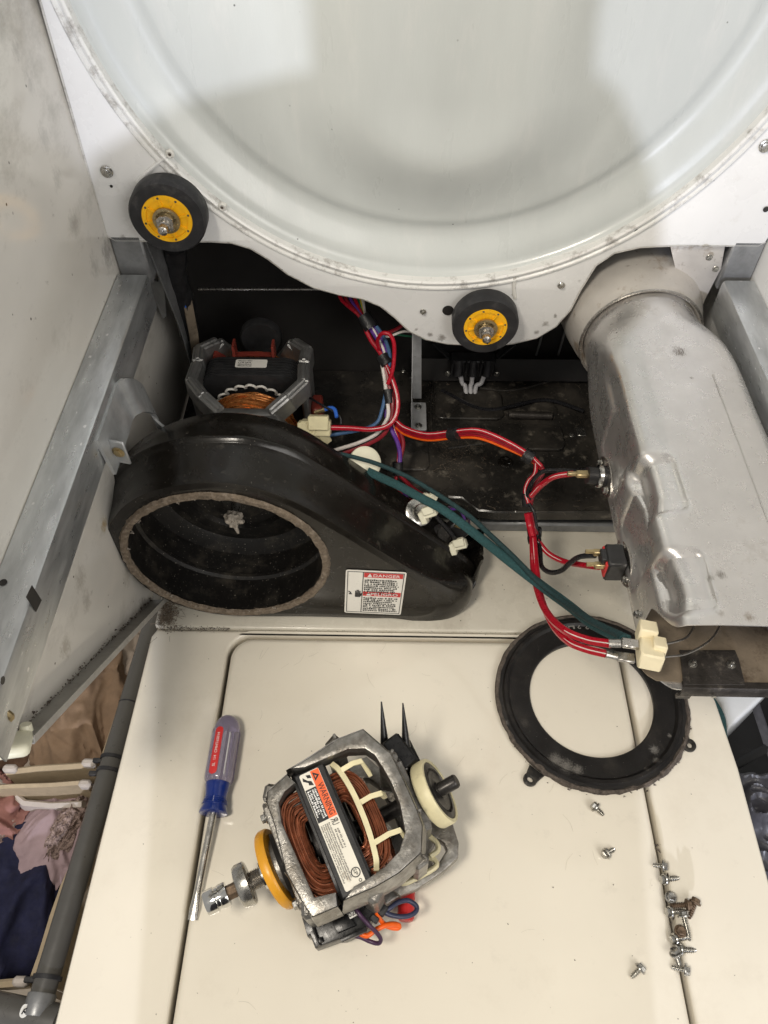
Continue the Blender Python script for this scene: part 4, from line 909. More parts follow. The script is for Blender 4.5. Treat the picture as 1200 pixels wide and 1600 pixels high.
bm = BM(); lathe(bm, c, (0, 1, 0), [(.0662, -.0072), (.0682, -.0078), (.0688, -.006), (.0672, -.0035)], 64, cap=False); build('collar_bead', bm, 'steel', duct)
for px, py in ((1108, 402), (1118, 420)):
    bm = BM(); hexbolt(bm, PY(px, py, .712), (0, -1, 0), .0026, .003); build('rivet', bm, 'zinc', duct)
# floor plate of the duct, reaching out in front, with bracket
bz = .2265
bpx = [(1003, 978), (998, 1018), (1000, 1042), (1012, 1055), (1026, 1063), (1066, 1066), (1078, 1074), (1290, 1074), (1290, 930), (1030, 930)]
bm = BM(); plate(bm, [[(p.x, p.y) for p in (PZ(x, y, bz) for x, y in bpx)]], (0, 0, bz), (1, 0, 0), (0, 1, 0), .0012); dp = build('floor_plate', bm, 'duct_burnt', duct)
bm = BM(); plate(bm, [[(p.x, p.y) for p in (PZ(x, y, bz+.0018) for x, y in ((1062, 1016), (1148, 1016), (1154, 1030), (1164, 1070), (1068, 1070)))]], (0, 0, bz+.0025), (1, 0, 0), (0, 1, 0), .002, .0004); build('bracket', bm, 'soot', duct)
e0, e1 = PZ(1066, 1070, bz), PZ(1290, 1074, bz)
bm = BM(); rings = [[p+V((0, a, b)) for a, b in ((.003, .001), (-.003, .001), (-.0045, -.001), (-.0048, -.012), (-.0030, -.012), (-.003, -.001), (.003, -.001))] for p in (e0, e1)]
quads(bm, rings, True, True, True); box(bm, e0+V((.004, -.0036, -.0135)), (.012, .003, .006)); build('bracket_lip', bm, 'soot', duct)
for px, py in ((1082, 1038), (1142, 1039)):
    bm = BM(); q = PZ(px, py, bz+.0026); lathe(bm, q, (0, 0, 1), [(.004, 0), (.004, .001), (.0022, .0015), (.0018, .006), (.0005, .0065)], 14); build('bolt', bm, 'zinc', duct)
bm = BM(); q = PZ(1117, 1076, bz); cyl(bm, q+V((0, -.0042, -.006)), q+V((0, -.0052, -.006)), .002, seg=10); build('punched_hole', bm, 'zinc', duct)
# ceramic terminal block with spade terminals and heater leads
cb = PY(1013, 1013, .315)
rot = M.Rotation(R(-12), 3, 'Z') @ M.Rotation(R(-20), 3, 'X')
bm = BM(); box(bm, cb+rot @ V((-.002, .012, .006)), (.015, .015, .017), rot, .0012); box(bm, cb+rot @ V((.001, -.006, -.001)), (.019, .024, .016), rot, .0015); box(bm, cb+rot @ V((.007, -.002, .004)), (.011, .014, .014), rot, .001)
cer = build('ceramic_terminal', bm, 'ceramic', duct)
for a, c in (((951, 1005), (998, 1006)), ((946, 1021), (990, 1030))):
    bm = BM(); p, q = PY(*a, .318), PY(*c, .316); tube(bm, [p, p.lerp(q, .3), p.lerp(q, .4)], .0038, 10, 2, flat=.8); box(bm, p.lerp(q, .72), ((q-p).length*.6, .009, .0035), M.Rotation(R(-8), 3, 'Z'), .001); build('spade_terminal', bm, 'steel', cer)
for l in ([(1030, 1008, .312), (1058, 1002, .318), (1075, 994, .33), (1086, 975, .36)], [(1022, 1027, .306), (1040, 1026, .306), (1074, 1021, .312), (1110, 1000, .33), (1128, 972, .37)]):
    bm = BM(); tube(bm, [PY(*p) for p in l], .0010, 6, 6); build('heater_lead', bm, 'steel', duct)
bm = BM(); q = PY(1024, 1026, .305); box(bm, q, (.013, .002, .009), rot); build('lead_clip', bm, 'steel', cer)
# thermostats on the left flank
def tstat(px, py, y, big):
    q = PY(px, py, y); ax = V((-1, 0, .12)).normalized()
    bm = BM(); x, yv, d = frame_of(ax)
    plate(bm, [smooth2([(-.026, -.003), (-.016, -.011), (0, -.0145), (.016, -.011), (.026, -.003), (.026, .003), (.016, .011), (0, .0145), (-.016, .011), (-.026, .003)], 4)], q, (0, -1, 0), V((.12, 0, 1)), .0016)
    t = build('thermostat', bm, 'steel', duct)
    if big:
        b = BM(); box(b, q+ax*.010, (.018, .026, .027), None, .002); box(b, q+ax*.0215+V((0, 0, .006)), (.006, .014, .012), None, .001); build('thermostat_body', b, 'core', t)
        b = BM(); box(b, q+ax*.0195, (.0022, .0235, .019), None, .0006); build('red_gasket', b, 'inkred', t)
        for dy, dz in ((.006, .006), (-.006, .002)):
            b = BM(); box(b, q+ax*.021+V((0, dy, dz)), (.018, .006, .006), None, .001); box(b, q+ax*.033+V((0, dy, dz)), (.009, .003, .003)); build('spade_terminal', b, 'brass', t)
    else:
        b = BM(); lathe(b, q, ax, [(.0115, 0), (.0115, .004), (.0105, .005), (.0105, .008), (.009, .009), (.009, .019), (.0004, .019)], 28); build('thermostat_body', b, 'core', t)
        b = BM(); lathe(b, q, ax, [(.0112, .0035), (.0120, .0045), (.0120, .008), (.0105, .009)], 28, cap=False); build('metal_band', b, 'chrome', t)
        b = BM(); box(b, q+ax*.023+V((0, 0, .001)), (.016, .008, .005), None, .001); box(b, q+ax*.034, (.012, .004, .004), None, .0005); build('spade_terminal', b, 'brass', t)
    for sy in (-1, 1):
        b = BM(); hexbolt(b, q+ax*.001+V((0, sy*.019, 0)), ax, .0032, .004); build('bolt', b, 'zinc', t)
    return q
TA = tstat(945, 745, .535, False); TB = tstat(974, 880, .427, True)
bm = BM(); hexbolt(bm, PY(998, 960, .365), (-1, 0, .2), .003, .004); build('bolt', bm, 'zinc', duct)

# ------------------------------------------------------------------ wiring harness
har = thing('wiring_harness', 'bundle of red, white, purple and blue wires bound with black tape inside the dryer', 'wiring', (.03, .7, .15))
def wire(m, r, pts, lab):
    r *= .90; bm = BM(); tube(bm, [PY(*p) for p in pts], r, 8, 7); return build('wire', bm, m, har, label=lab)
def striped(m, r, pts, lab):
    wire(m, r, pts, lab); r *= .90; p3 = [PY(*p) for p in pts]
    sp_ = spline(p3, 7); bm = BM()
    tube(bm, [p+((V((0, 0, CAMZ))-p).normalized()*r*.78+V((-.3*r, 0, .2*r))) for p in sp_], r*.15, 6, smooth=False); build('wire_stripe_glint', bm, 'w_white', har)  # white line on the camera side: wire stripe and painted highlight in one
def tapewrap(p, q, y0, y1, r):
    bm = BM(); a, c = PY(*p, y0), PY(*q, y1); tube(bm, [a, a.lerp(c, .5), c], r, 12, 3)
    for v in bm.verts: v.co += noise.noise_vector(v.co*200)*.0008
    build('tape_wrap', bm, 'tape', har)
# trunk coming down behind the bulkhead
trunk = [('w_red', 527, 0, .0026, 'red wire'), ('w_darkred', 535, 4, .0024, 'dark red wire'), ('w_purple', 543, 9, .0022, 'purple wire'), ('w_red', 550, 12, .0024, 'red wire'), ('w_green', 556, 15, .0014, 'green wire'), ('w_yellow', 559, 18, .0014, 'yellow wire'), ('w_white', 563, 20, .0022, 'white wire')]
for m, x, o_, r, l in trunk: wire(m, r, [(x, 450, .83), (x+8-o_*.2, 470, .815), (560+o_*.55, 492, .80), (566+o_*.7, 506, .79)], l)
tapewrap((567, 492), (580, 512), .798, .788, .0095)
wire('w_red', .0033, [(570, 512, .79), (580, 532, .78), (592, 548, .77), (600, 562, .76)], 'thick red wire')
wire('w_purple', .0026, [(576, 510, .79), (588, 528, .78), (598, 546, .77), (604, 562, .76)], 'purple wire')
wire('w_white', .0020, [(581, 510, .79), (588, 524, .782), (598, 543, .77), (603, 560, .76)], 'white wire')
wire('w_purple', .0022, [(584, 509, .79), (595, 525, .782), (603, 545, .77), (606, 560, .76)], 'violet wire')
wire('w_red', .0028, [(592, 545, .768), (590, 532, .765), (597, 521, .76), (608, 522, .757), (615, 534, .752), (616, 556, .745), (613, 580, .735), (606, 600, .728)], 'looped red wire')
wire('w_blue', .0026, [(588, 510, .785), (598, 524, .777), (606, 542, .768), (609, 562, .755), (604, 590, .742), (602, 615, .728), (597, 640, .712), (589, 660, .70), (570, 670, .69), (540, 676, .68), (515, 680, .675)], 'blue wire')
tapewrap((598, 556), (606, 570), .762, .752, .0085)
wire('w_white', .0028, [(597, 568, .755), (601, 592, .74), (604, 618, .725), (607, 645, .708), (602, 660, .70), (588, 678, .69), (560, 692, .675), (522, 704, .66)], 'white wire')
striped('w_red', .0036, [(604, 570, .752), (613, 592, .735), (621, 622, .715), (619, 648, .70), (606, 665, .69), (580, 671, .683), (545, 669, .678), (508, 668, .672)], 'thick red wire with white stripe')
wire('w_darkred', .0030, [(602, 572, .752), (608, 600, .735), (614, 632, .715), (610, 660, .70), (596, 682, .685), (566, 698, .668), (528, 712, .655)], 'dark red wire')
striped('w_red', .0026, [(603, 575, .75), (606, 605, .735), (610, 640, .715), (617, 670, .70), (624, 692, .69), (622, 725, .67)], 'red wire')
wire('w_purple', .0032, [(603, 640, .718), (606, 660, .706), (614, 676, .695), (622, 694, .685), (625, 712, .675), (624, 738, .66)], 'purple wire')
wire('w_darkred', .0030, [(614, 640, .715), (623, 668, .70), (630, 692, .688), (626, 715, .675), (622, 738, .66)], 'dark red wire')
tapewrap((606, 608), (609, 630), .73, .718, .0062)
tapewrap((621, 722), (622, 742), .668, .658, .0070)
wire('w_darkred', .0030, [(622, 740, .66), (640, 758, .64), (655, 770, .62), (668, 778, .60)], 'dark red wire')
wire('w_red', .0024, [(620, 740, .66), (618, 758, .645), (630, 775, .62), (650, 787, .60), (662, 796, .58)], 'red wire')
wire('w_purple', .0032, [(626, 766, .635), (640, 784, .605), (655, 791, .59), (668, 796, .575)], 'purple wire')
wire('w_purple', .0020, [(692, 800, .585), (715, 795, .58), (724, 806, .578), (726, 818, .576)], 'purple wire loop'); wire('w_plum', .0018, [(700, 792, .59), (722, 798, .585), (733, 815, .58), (728, 824, .578)], 'plum wire')
# branch to the heater
by = lambda x: .70-.00045*(x-620)
for k, (m, dy, r, l) in enumerate((('w_red', -3, .0030, 'red wire'), ('w_darkred', 1, .0026, 'dark red wire'), ('w_red', 3, .0026, 'red wire'), ('w_orange', 7, .0022, 'orange wire'))):
    f = striped if k in (0, 2) else wire
    f(m, r, [(618, 660+dy, .70), (634, 672+dy, .69), (668, 681+dy*.9, .67), (710, 677+dy, .655), (748, 676+dy*1.2, .64), (790, 692+dy*1.1, .625), (826, 712+dy*.7, .61), (846, 730+dy*.4, .60)], l)
tapewrap((703, 679), (717, 678), .657, .651, .0078)
tapewrap((818, 709), (832, 718), .612, .606, .0082)
striped('w_red', .0029, [(838, 722, .605), (836, 740, .595), (826, 752, .585), (821, 768, .575), (826, 786, .565)], 'red wire')
wire('w_darkred', .0032, [(843, 725, .603), (848, 738, .596), (838, 756, .585), (832, 775, .572), (828, 790, .565)], 'dark red wire')
wire('w_black', .0028, [(822, 778, .57), (830, 755, .575), (846, 738, .575), (868, 735, .57), (898, 736, .56), (920, 734, .55)], 'black wire')
tapewrap((824, 770), (824, 790), .575, .567, .0060)
striped('w_red', .0036, [(830, 775, .567), (846, 758, .565), (866, 745, .557), (895, 740, .548)], 'thick red wire to the upper thermostat')
wire('w_black', .0022, [(826, 786, .565), (834, 800, .555), (838, 820, .545), (840, 838, .535)], 'black wire')
wire('w_red', .0046, [(824, 802, .555), (828, 822, .545), (833, 840, .53)], 'thick red wire'); wire('w_darkred', .003, [(831, 800, .556), (836, 822, .545), (838, 836, .535)], 'dark red wire')
tapewrap((829, 832), (845, 832), .545, .545, .0066); tapewrap((833, 826), (835, 848), .548, .532, .0074)
striped('w_red', .0036, [(838, 842, .535), (856, 864, .515), (880, 877, .495), (905, 882, .475), (936, 886, .452)], 'thick red wire to the lower thermostat')
wire('w_black', .0032, [(842, 842, .535), (844, 864, .515), (846, 884, .50), (858, 894, .49), (876, 892, .48), (890, 880, .472), (906, 870, .464), (930, 868, .455)], 'looped black wire')
striped('w_red', .0040, [(832, 842, .53), (834, 890, .48), (842, 930, .43), (858, 962, .385), (884, 986, .35), (918, 1000, .332), (953, 1006, .318)], 'thick red wire to the ceramic terminal')
striped('w_red', .0040, [(834, 842, .528), (838, 890, .478), (846, 936, .425), (864, 976, .375), (888, 1002, .345), (915, 1014, .33), (948, 1022, .318)], 'thick red wire to the ceramic terminal')
connector(494, 668, .672, R(0), 1.9, har, 'cream'); connector(497, 682, .668, R(70), 1.3, har, 'cream')
wire('w_bright', .0026, [(508, 640, .70), (516, 637, .70), (523, 640, .695), (526, 652, .685)], 'bright blue wire'); wire('w_black', .0016, [(484, 622, .72), (505, 634, .70), (530, 650, .69), (532, 670, .68)], 'thin black wire')
bm = BM(); cyl(bm, PY(492, 645, .70), PY(508, 640, .70), .0028, seg=8); build('crimp', bm, 'brass', har)
wire('w_green', .0016, [(580, 505, .80), (596, 520, .81), (630, 524, .82), (668, 530, .83)], 'green wire'); wire('w_white', .0018, [(590, 520, .80), (606, 526, .805), (630, 518, .81), (650, 520, .82)], 'white wire'); wire('w_darkred', .0026, [(600, 522, .80), (620, 514, .81), (640, 500, .82)], 'dark red wire')

# teal braided cord and its dark companion, from the pulley by the blower to the ceramic block
cord = thing('braided_cord', 'teal braided cord stretched from the white pulley towards the ceramic terminal', 'cord', (.1, .45, .2))
bm = BM(); tube(bm, [PY(*p) for p in ((574, 736, .602), (595, 746, .596), (625, 760, .583), (660, 779, .566), (696, 799, .548), (742, 834, .52), (800, 880, .475), (850, 918, .438), (887, 945, .408), (925, 974, .365), (978, 1000, .325))], .0050, 14, 10, flat=.6, up=(0, -.5, 1), r2=.0056); build('braid', bm, 'teal', cord)
cord2 = thing('braided_cord', 'thin dark grey-green cord running above the teal braid', 'cord', (.1, .45, .2))
bm = BM(); tube(bm, [PY(*p) for p in ((532, 709, .606), (560, 716, .603), (590, 725, .598), (637, 745, .585), (683, 772, .565), (730, 804, .54), (765, 835, .513), (800, 868, .483), (837, 905, .447), (880, 940, .408), (920, 968, .365), (968, 992, .33))], .0024, 10, 10, r2=.0034); build('braid', bm, 'teal_dark', cord2)

# ------------------------------------------------------------------ blower cover ring on the lid
RC = V((.2355, .3985, .0012)); RO, RI = .1090, .0715
ring = thing('cover_ring', 'flat black blower cover ring with linty rim and two ears lying on the lid', 'cover ring', RC)
bm = BM(); lathe(bm, RC, (0, 0, 1), [(RI, .0005), (RI, .0045), (RI+.0012, .0056), (RO-.014, .0056), (RO-.011, .0088), (RO-.0075, .0090), (RO-.0055, .0062), (RO-.001, .0058), (RO, .0048), (RO, .0005), (RI, .0005)], 120, cap=False)
rb = build('ring_plate', bm, 'ringblack', ring)
bm = BM(); rings = []; n_ = 160
for j in range(n_):
    t = 2*math.pi*j/n_; wob = 1 if R(200) < t < R(350) else .45
    e = V((math.cos(t), math.sin(t), 0)); q = []
    for k in range(7):
        a = 2*math.pi*k/7; d = noise.noise(V((e.x*11, e.y*11, k*.9)))*wob*.8; q.append(RC+e*(RO+.0005+(.0028+.003*d)*math.cos(a))+V((0, 0, .0042+(.0032+.0028*d)*math.sin(a))))
    rings.append(q)
rings.append(rings[0]); quads(bm, rings, True); build('felt_edge', bm, 'darklint', ring)
bm = BM(); rg = random.Random(31)
for _ in range(220):
    t = R(rg.uniform(210, 345)); r = RO+abs(rg.gauss(0, .003))-.001; crumb(bm, RC+V((r*math.cos(t), r*math.sin(t), .002+rg.uniform(0, .004))), rg.uniform(.0008, .0026))
build('lint_tufts', bm, 'darklint', ring, smooth=False, kind='stuff')
for px, py in ((829, 1217), (1075, 1164)):
    p = PZ(px, py, .004); d = (p-RC); d.z = 0; d.normalize(); s_ = V((0, 0, 1)).cross(d)
    bm = BM(); plate(bm, [[(.0095, -.012), (.0078, -.004)]+circ(0, .001, .0076, 18, 1, R(-25), R(205))+[(-.0078, -.004), (-.0095, -.012)], circ(0, .0015, .0034, 20, .8)], V((p.x, p.y, .0062)), -s_, d, .004, .0008, 1); build('ear', bm, 'blacklint', ring)
bm = BM()
for wd, a0 in (('THIS', 102.5), ('SIDE', 86)):
    for k, ch in enumerate(wd):
        a = R(a0-k*3.5-(.6 if ch == 'I' else 0)); e = V((math.cos(a), math.sin(a), 0)); t = V((math.sin(a), -math.cos(a), 0)); text(bm, ch, RC+e*.0990+V((0, 0, .0061)), t, -e, .0085, depth=.0004, flip=-1)
build('lettering', bm, 'white_print', ring)

# ------------------------------------------------------------------ screwdriver
h0, h1, h2 = PZ(358, 1119, .0160), PZ(333, 1272, .0145), PZ(300, 1438, .0060)
ax = (h1-h0).normalized(); sd = thing('screwdriver', 'flat screwdriver with clear handle, red label stripe and blue collar lying on the lid', 'screwdriver', (h0.x, h0.y, 0))
x_, y_, _ = frame_of(ax)
if y_.z < 0: y_ = -y_; x_ = -x_
HL = (h1-h0).length
def fluted(prof, amp, seg=72):
    bm = BM(); rings = []
    for r, h, w in prof:
        q = []
        for i in range(seg):
            a = 2*math.pi*i/seg; k = math.cos(6*a)
            rr3 = r*(1-amp*w*max(0, -k)**.6); q.append(h0+ax*h+x_*math.sin(a)*rr3+y_*math.cos(a)*rr3)
        rings.append(q)
    quads(bm, rings, True, True, True); return bm
bm = fluted([(.0006, 0, 0), (.0060, .0010, 0), (.0100, .0040, 0), (.0128, .0090, 0), (.0142, .0140, 0), (.0146, .0165, 0), (.0150, .0172, .6), (.0157, .0195, 1), (.0157, HL*.66, 1), (.0148, HL*.69, .7), (.0132, HL*.705, 0)], .17)
build('handle', bm, 'clear', sd)
bm = fluted([(.0128, HL*.70, 0), (.0136, HL*.72, .3), (.0126, HL*.76, .2), (.0117, HL*.82, 0), (.0120, HL*.88, 0), (.0134, HL*.94, 0), (.0148, HL*.975, 0), (.0150, HL*.992, 0), (.0136, HL, 0), (.0045, HL, 0)], .06); build('collar', bm, 'bluep', sd)
for k in range(4):
    bm = BM(); h = HL*(.855+.018*k); lathe(bm, h0+ax*h, ax, [(.0117+.0010*k*.5, -.0006), (.0123+.0010*k*.5, 0), (.0117+.0010*k*.5, .0006)], 40, cap=False); build('grip_ring', bm, 'bluep', sd)
tl = (y_*.93+x_*(-.30 if x_.x > 0 else .30)).normalized(); sx = ax.cross(tl).normalized()
if sx.x > 0: sx = -sx          # towards the left of the picture: top of the letters
o_ = h0+ax*(HL*.655)+tl*.0151
bm = BM(); pl_ = HL*.485; t2 = sx.cross(-ax) 
plate(bm, [rrect(0, -.0046, pl_, .0046, .0040, 5)], o_+tl*.0006, -ax, tl.cross(-ax), .0012, .0003, 1); lab = build('label_stripe', bm, 'inkred', sd)
bm = BM(); text(bm, 'SL  1/4  CMHT65014', o_+tl*.0009-ax*.008-(tl.cross(-ax))*.0016, -ax, tl.cross(-ax), .0034, pl_*.72, .0002); build('lettering', bm, 'inkwhite', lab)
for s_ in (.45, .95):
    bm = BM(); e = (y_*math.cos(s_)+x_*math.sin(s_)*(1 if x_.x > 0 else -1))
    for k in range(34): p = h0+ax*(HL*(.22+.43*k/34))+e*.0152; tube(bm, [p, p+ax*.0016+e.cross(ax)*.0012], .0003, 5, smooth=False)
    build('knurl_line', bm, 'inkwhite', sd)
b0 = h0+ax*HL; bd = (h2-b0).normalized(); BLn = (h2-b0).length; bx_ = bd.cross(V((0, 0, 1))).normalized(); bz_ = bx_.cross(bd)
bm = BM(); rings = []
for t, w, th in ((-.02, .0040, .0040), (.72, .0040, .0040), (.80, .0042, .0034), (.90, .0050, .0022), (.97, .0044, .0012), (1, .0042, .0008)):
    rings.append([b0+bd*(BLn*t)+bx_*w*math.cos(2*math.pi*i/16)+bz_*th*math.sin(2*math.pi*i/16) for i in range(16)])
quads(bm, rings, True, True, True); build('blade', bm, 'bladesteel', sd)

# ------------------------------------------------------------------ loose screws on the lid, each one placed
def screw_parts(L, m):
    hd = BM(); lathe(hd, (0, 0, 0), (-1, 0, 0), [(.0005, -.001), (.0056, -.001), (.0058, 0), (.0054, .0007), (.0042, .0009)], 20, cap=False); lathe(hd, (0, 0, 0), (-1, 0, 0), [(.0042, .0006), (.0042, .0036), (.0036, .0042), (.0014, .0036), (.0004, .0036)], 6)
    sh = BM(); prof = [(.0022, 0)]; n = int(L/.0019)
    for k in range(n):
        t = k/n; r = .0021*(1 if t < .7 else 1-(t-.7)*1.9); prof += [(r*.86, L*t), (r*1.32, L*(t+.5/n))]
    lathe(sh, (0, 0, 0), (1, 0, 0), prof+[(.0003, L)], 14); return hd, sh
kinds = {}
def screw(head, tip, label, m='zinc', L=None, z=.0012, up=0, roll=0):
    a, c = PZ(*head, z+.005), PZ(*tip, z+.002); d = c-a
    if up: d = V((d.x, d.y, -.02*up))
    d.normalize(); L = L or max(.010, (c-a).length); key = (m, round(L, 3))
    o = thing('screw', label, 'screw', a, 'loose hex head screws on the washer lid', mtx=M.Translation(a) @ d.to_track_quat('X', 'Z').to_matrix().to_4x4() @ M.Rotation(roll, 4, 'X')); o['_l'] = 1
    if key not in kinds:
        hd, sh = screw_parts(key[1], m); kinds[key] = (build('screw_head', hd, m, o, ang=25), build('threaded_shank', sh, m, o, ang=25))
    else:
        for s_ in kinds[key]: q = s_.copy(); COL.objects.link(q); q.parent = o
screw((930, 1261), (943, 1274), 'short screw lying just below the black cover ring', L=.012, roll=.3)
screw((947, 1334), (961, 1326), 'screw alone on the lid with its head towards the motor, below the black ring', L=.012, up=.15)
screw((1037, 1353), (1024, 1352), 'uppermost screw on the lid seam, dark head right and tip left', L=.011, z=.003)
screw((1038, 1374), (1061, 1372), 'bright screw across the lid seam, second from the top, tip pointing right', L=.017)
screw((1048, 1402), (1052, 1407), 'screw standing head up in the lid seam above the rusty screws', up=5, L=.012, z=.002)
screw((1074, 1414), (1049, 1416), 'thick rusty screw lying level in the middle of the screw pile', 'rust', L=.018, z=.004, up=.05)
screw((1086, 1410), (1077, 1434), 'rusty screw slanting at the outer edge of the pile, bright tilted head on top', 'rust', L=.017, z=.004)
screw((1047, 1425), (1072, 1424), 'slim bright screw lying just under the level rusty screw', L=.018)
screw((1068, 1431), (1076, 1462), 'long bright screw pointing down out of the screw pile towards the lower screws', L=.022, z=.003)
screw((1063, 1455), (1066, 1459), 'brown rusted screw head standing in the seam below the pile', 'rust', up=5, L=.012, z=.003)
screw((1054, 1468), (1080, 1463), 'bright screw pointing right under the brown rusted head', L=.017)
screw((1062, 1484), (1086, 1485), 'screw with only its dark thread showing beside the big hex head', L=.017, z=.002)
screw((1055, 1489), (1066, 1508), 'screw with big grey hex head up, lower end of the row on the seam', L=.014, up=.5, z=.003)
screw((1071, 1516), (1053, 1512), 'lowest screw of the row on the seam, tip pointing left', L=.013)
screw((1000, 1514), (986, 1528), 'screw lying alone on the lid nearest the front edge', L=.012, roll=.5)

# ------------------------------------------------------------------ laundry sorter beside the washer
ZT = -.12
srt = thing('laundry_sorter', 'grey tube laundry sorter frame standing beside the washer', 'laundry sorter', (-.36, .2, -.95))
A, B_ = PZ(243, 960, ZT), PZ(64, 1562, ZT)
bm = BM(); cyl(bm, A+(A-B_)*.25, B_, .0132, seg=24); build('top_rail', bm, 'sorter', srt)
C0, C1 = PZ(-60, 1566, ZT-.005), PZ(92, 1598, ZT-.005)
bm = BM(); cyl(bm, C0, C1, .017, seg=24); fr_ = build('cross_rail', bm, 'sorter', srt)
bm = BM(); q = PZ(62, 1568, ZT); lathe(bm, q, (A-B_), [(.0145, -.012), (.0150, -.010), (.0150, .008), (.0145, .009)], 24); build('joint', bm, 'galv_dark', srt)
bm = BM(); q = PZ(38, 1580, ZT+.013); e = (C1-C0).normalized(); f = V((0, 0, 1)).cross(e)
lf = [(0, -.006), (.0035, -.004), (.0045, .001), (.0025, .006), (-.003, .0055), (-.0045, .001), (-.0035, -.004)]
plate(bm, [smooth2(lf, 4)], q, e, f, .0004); mk = build('leaf_mark', bm, 'inkwhite', fr_)
bm = BM(); tube(bm, [q+V((0, 0, .0003))+e*a+f*c for a, c in ((-.0015, -.003), (-.0005, .0015), (.002, .003), (-.001, .001), (.0015, -.0015))], .0007, 5, smooth=False); build('leaf_vein', bm, 'ink', mk)
def onrail(py): t_ = min((abs(PRJ(A.lerp(B_, k/400))[1]-py), k) for k in range(-80, 401))[1]; return A.lerp(B_, t_/400)
def PRJ(p): d = p-V((0, 0, CAMZ)); z = d.dot(FW); return 600+FPX*d.dot(RT)/z, 800-FPX*d.dot(UP)/z
bm = BM(); q2 = onrail(1100); lathe(bm, q2, (A-B_), [(.0134, -.001), (.0137, 0), (.0134, .001)], 24, cap=False); build('joint_line', bm, 'ink', srt)
for px, py in ((158, 1185), (150, 1206), (70, 1527)):
    bm = BM(); q = onrail(py); d = (A-B_).normalized(); lathe(bm, q, d, [(.0135, -.0022), (.0155, -.002), (.0155, .002), (.0135, .0022)], 24, cap=False); box(bm, q+V((-.018, -.002, -.002)), (.014, .006, .006), None, .001); build('hook_ring', bm, 'rubber', srt)
for p in (A+(A-B_)*.2, B_+V((.0, -.02, 0))):
    bm = BM(); cyl(bm, V((p.x, p.y, ZT)), V((p.x, p.y, -.949)), .013, seg=16); build('leg', bm, 'sorter', srt)
# canvas bags
d = (A-B_).normalized(); sd_ = V((-1, 0, 0))
def bag(label, yfun0, yfun1, hems, strip):
    t = thing('laundry_bag', label, 'laundry bag', (-.45, .2, -.6), 'canvas bags hung in the laundry sorter')
    return t
bag2 = bag('beige canvas laundry bag with white binding holding navy and pink clothes', 0, 0, 0, 0)
zb = ZT-.012
def hem(pts, z, h, m, parent, name='hem', th=.004):
    bm = BM(); p3 = [PZ(x, y, z) for x, y in pts]; rings = []
    for i, p in enumerate(p3):
        t = (p3[min(i+1, len(p3)-1)]-p3[max(i-1, 0)]).normalized(); n2 = V((-t.y, t.x, 0))*th
        w = .004*math.sin(i*2.1)
        rings.append([p+n2+V((0, 0, 0)), p+n2*.3+V((0, 0, .003)), p-n2+V((0, 0, 0)), p-n2+V((w*.4, w, -h)), p+n2+V((w*.4, w, -h))])
    quads(bm, rings, True, True, True); return build(name, bm, m, parent)
hem([(150, 1232), (138, 1290), (120, 1340), (100, 1385), (84, 1430), (66, 1490), (52, 1530)], zb, .30, 'canvas', bag2, 'side_wall', .0045)
hem([(-40, 1232), (20, 1228), (80, 1226), (132, 1222)], zb, .30, 'canvas', bag2, 'back_wall', .003)
hem([(-30, 1200), (10, 1232), (38, 1254), (80, 1258), (128, 1256)], zb-.03, .022, 'trim', bag2, 'binding', .004)
hem([(-40, 1538), (0, 1537), (44, 1533)], zb, .30, 'canvas', bag2, 'front_wall', .004)
for px, py in ((134, 1226), (33, 1534)):
    bm = BM(); box(bm, PZ(px, py, zb+.002), (.016, .010, .014), None, .003); build('tab', bm, 'trim', bag2)
bag1 = bag('beige canvas laundry bag at the back of the sorter heaped with tan cloth', 0, 0, 0, 0)
hem([(10, 1206), (60, 1200), (110, 1197), (150, 1194)], zb, .30, 'canvas', bag1, 'front_wall', .004)
hem([(160, 1190), (190, 1100), (220, 1010)], zb, .28, 'canvas', bag1, 'side_wall', .004)
for px, py in ((17, 1202), (140, 1193)):
    bm = BM(); box(bm, PZ(px, py, zb+.002), (.018, .010, .014), None, .003); build('tab', bm, 'trim', bag1)
def cloth(name, label, cat, m, c, s, rot=0, fold=1, seed=0, fs=9):
    bm = BM(); bmesh.ops.create_icosphere(bm, subdivisions=6, radius=1)
    for v in bm.verts:
        p = v.co.copy(); w = V((p.x*1.7+seed, p.y*1.7, p.z*1.7)); wq = noise.noise_vector(w*.9)*.8
        f = 1-abs(noise.noise((w+wq)*V((1, 1, 1)).length*.55*fs/6)); f2 = 1-abs(noise.noise((w*1.3+wq*1.4)*fs*.33+V((5, 2, 1))))
        dd_ = (f**2-.45)*.42*fold+(f2**3-.35)*.10*fold
        v.co = p*(1+dd_)
    for v in bm.verts:
        x, y = v.co.x*s[0], v.co.y*s[1]; v.co = V((x*math.cos(rot)-y*math.sin(rot), x*math.sin(rot)+y*math.cos(rot), v.co.z*s[2]))+V(c)
    o = build(name, bm, m, loc=c, ang=80); tag(o, label, cat); return o
cloth('crumpled_cloth', 'crumpled tan cloth heaped in the rear bag of the sorter', 'cloth', 'tan', PZ(135, 1115, -.22), (.075, .13, .07), .3, .75, 1, 6)
cloth('towel', 'peach coloured towel lying behind the crumpled tan cloth', 'towel', 'pale', PZ(185, 1060, -.25), (.05, .09, .06), 0, .6, 7, 5)
cloth('white_cloth', 'off-white cloth at the front of the rear laundry bag', 'cloth', 'pale', PZ(120, 1178, -.24), (.10, .05, .05), .2, .7, 13, 6)
cloth('fleece_cloth', 'dark brown fleece at the edge of the rear laundry bag', 'cloth', 'cocoa', PZ(15, 1180, -.23), (.06, .05, .05), .2, .6, 17, 8)
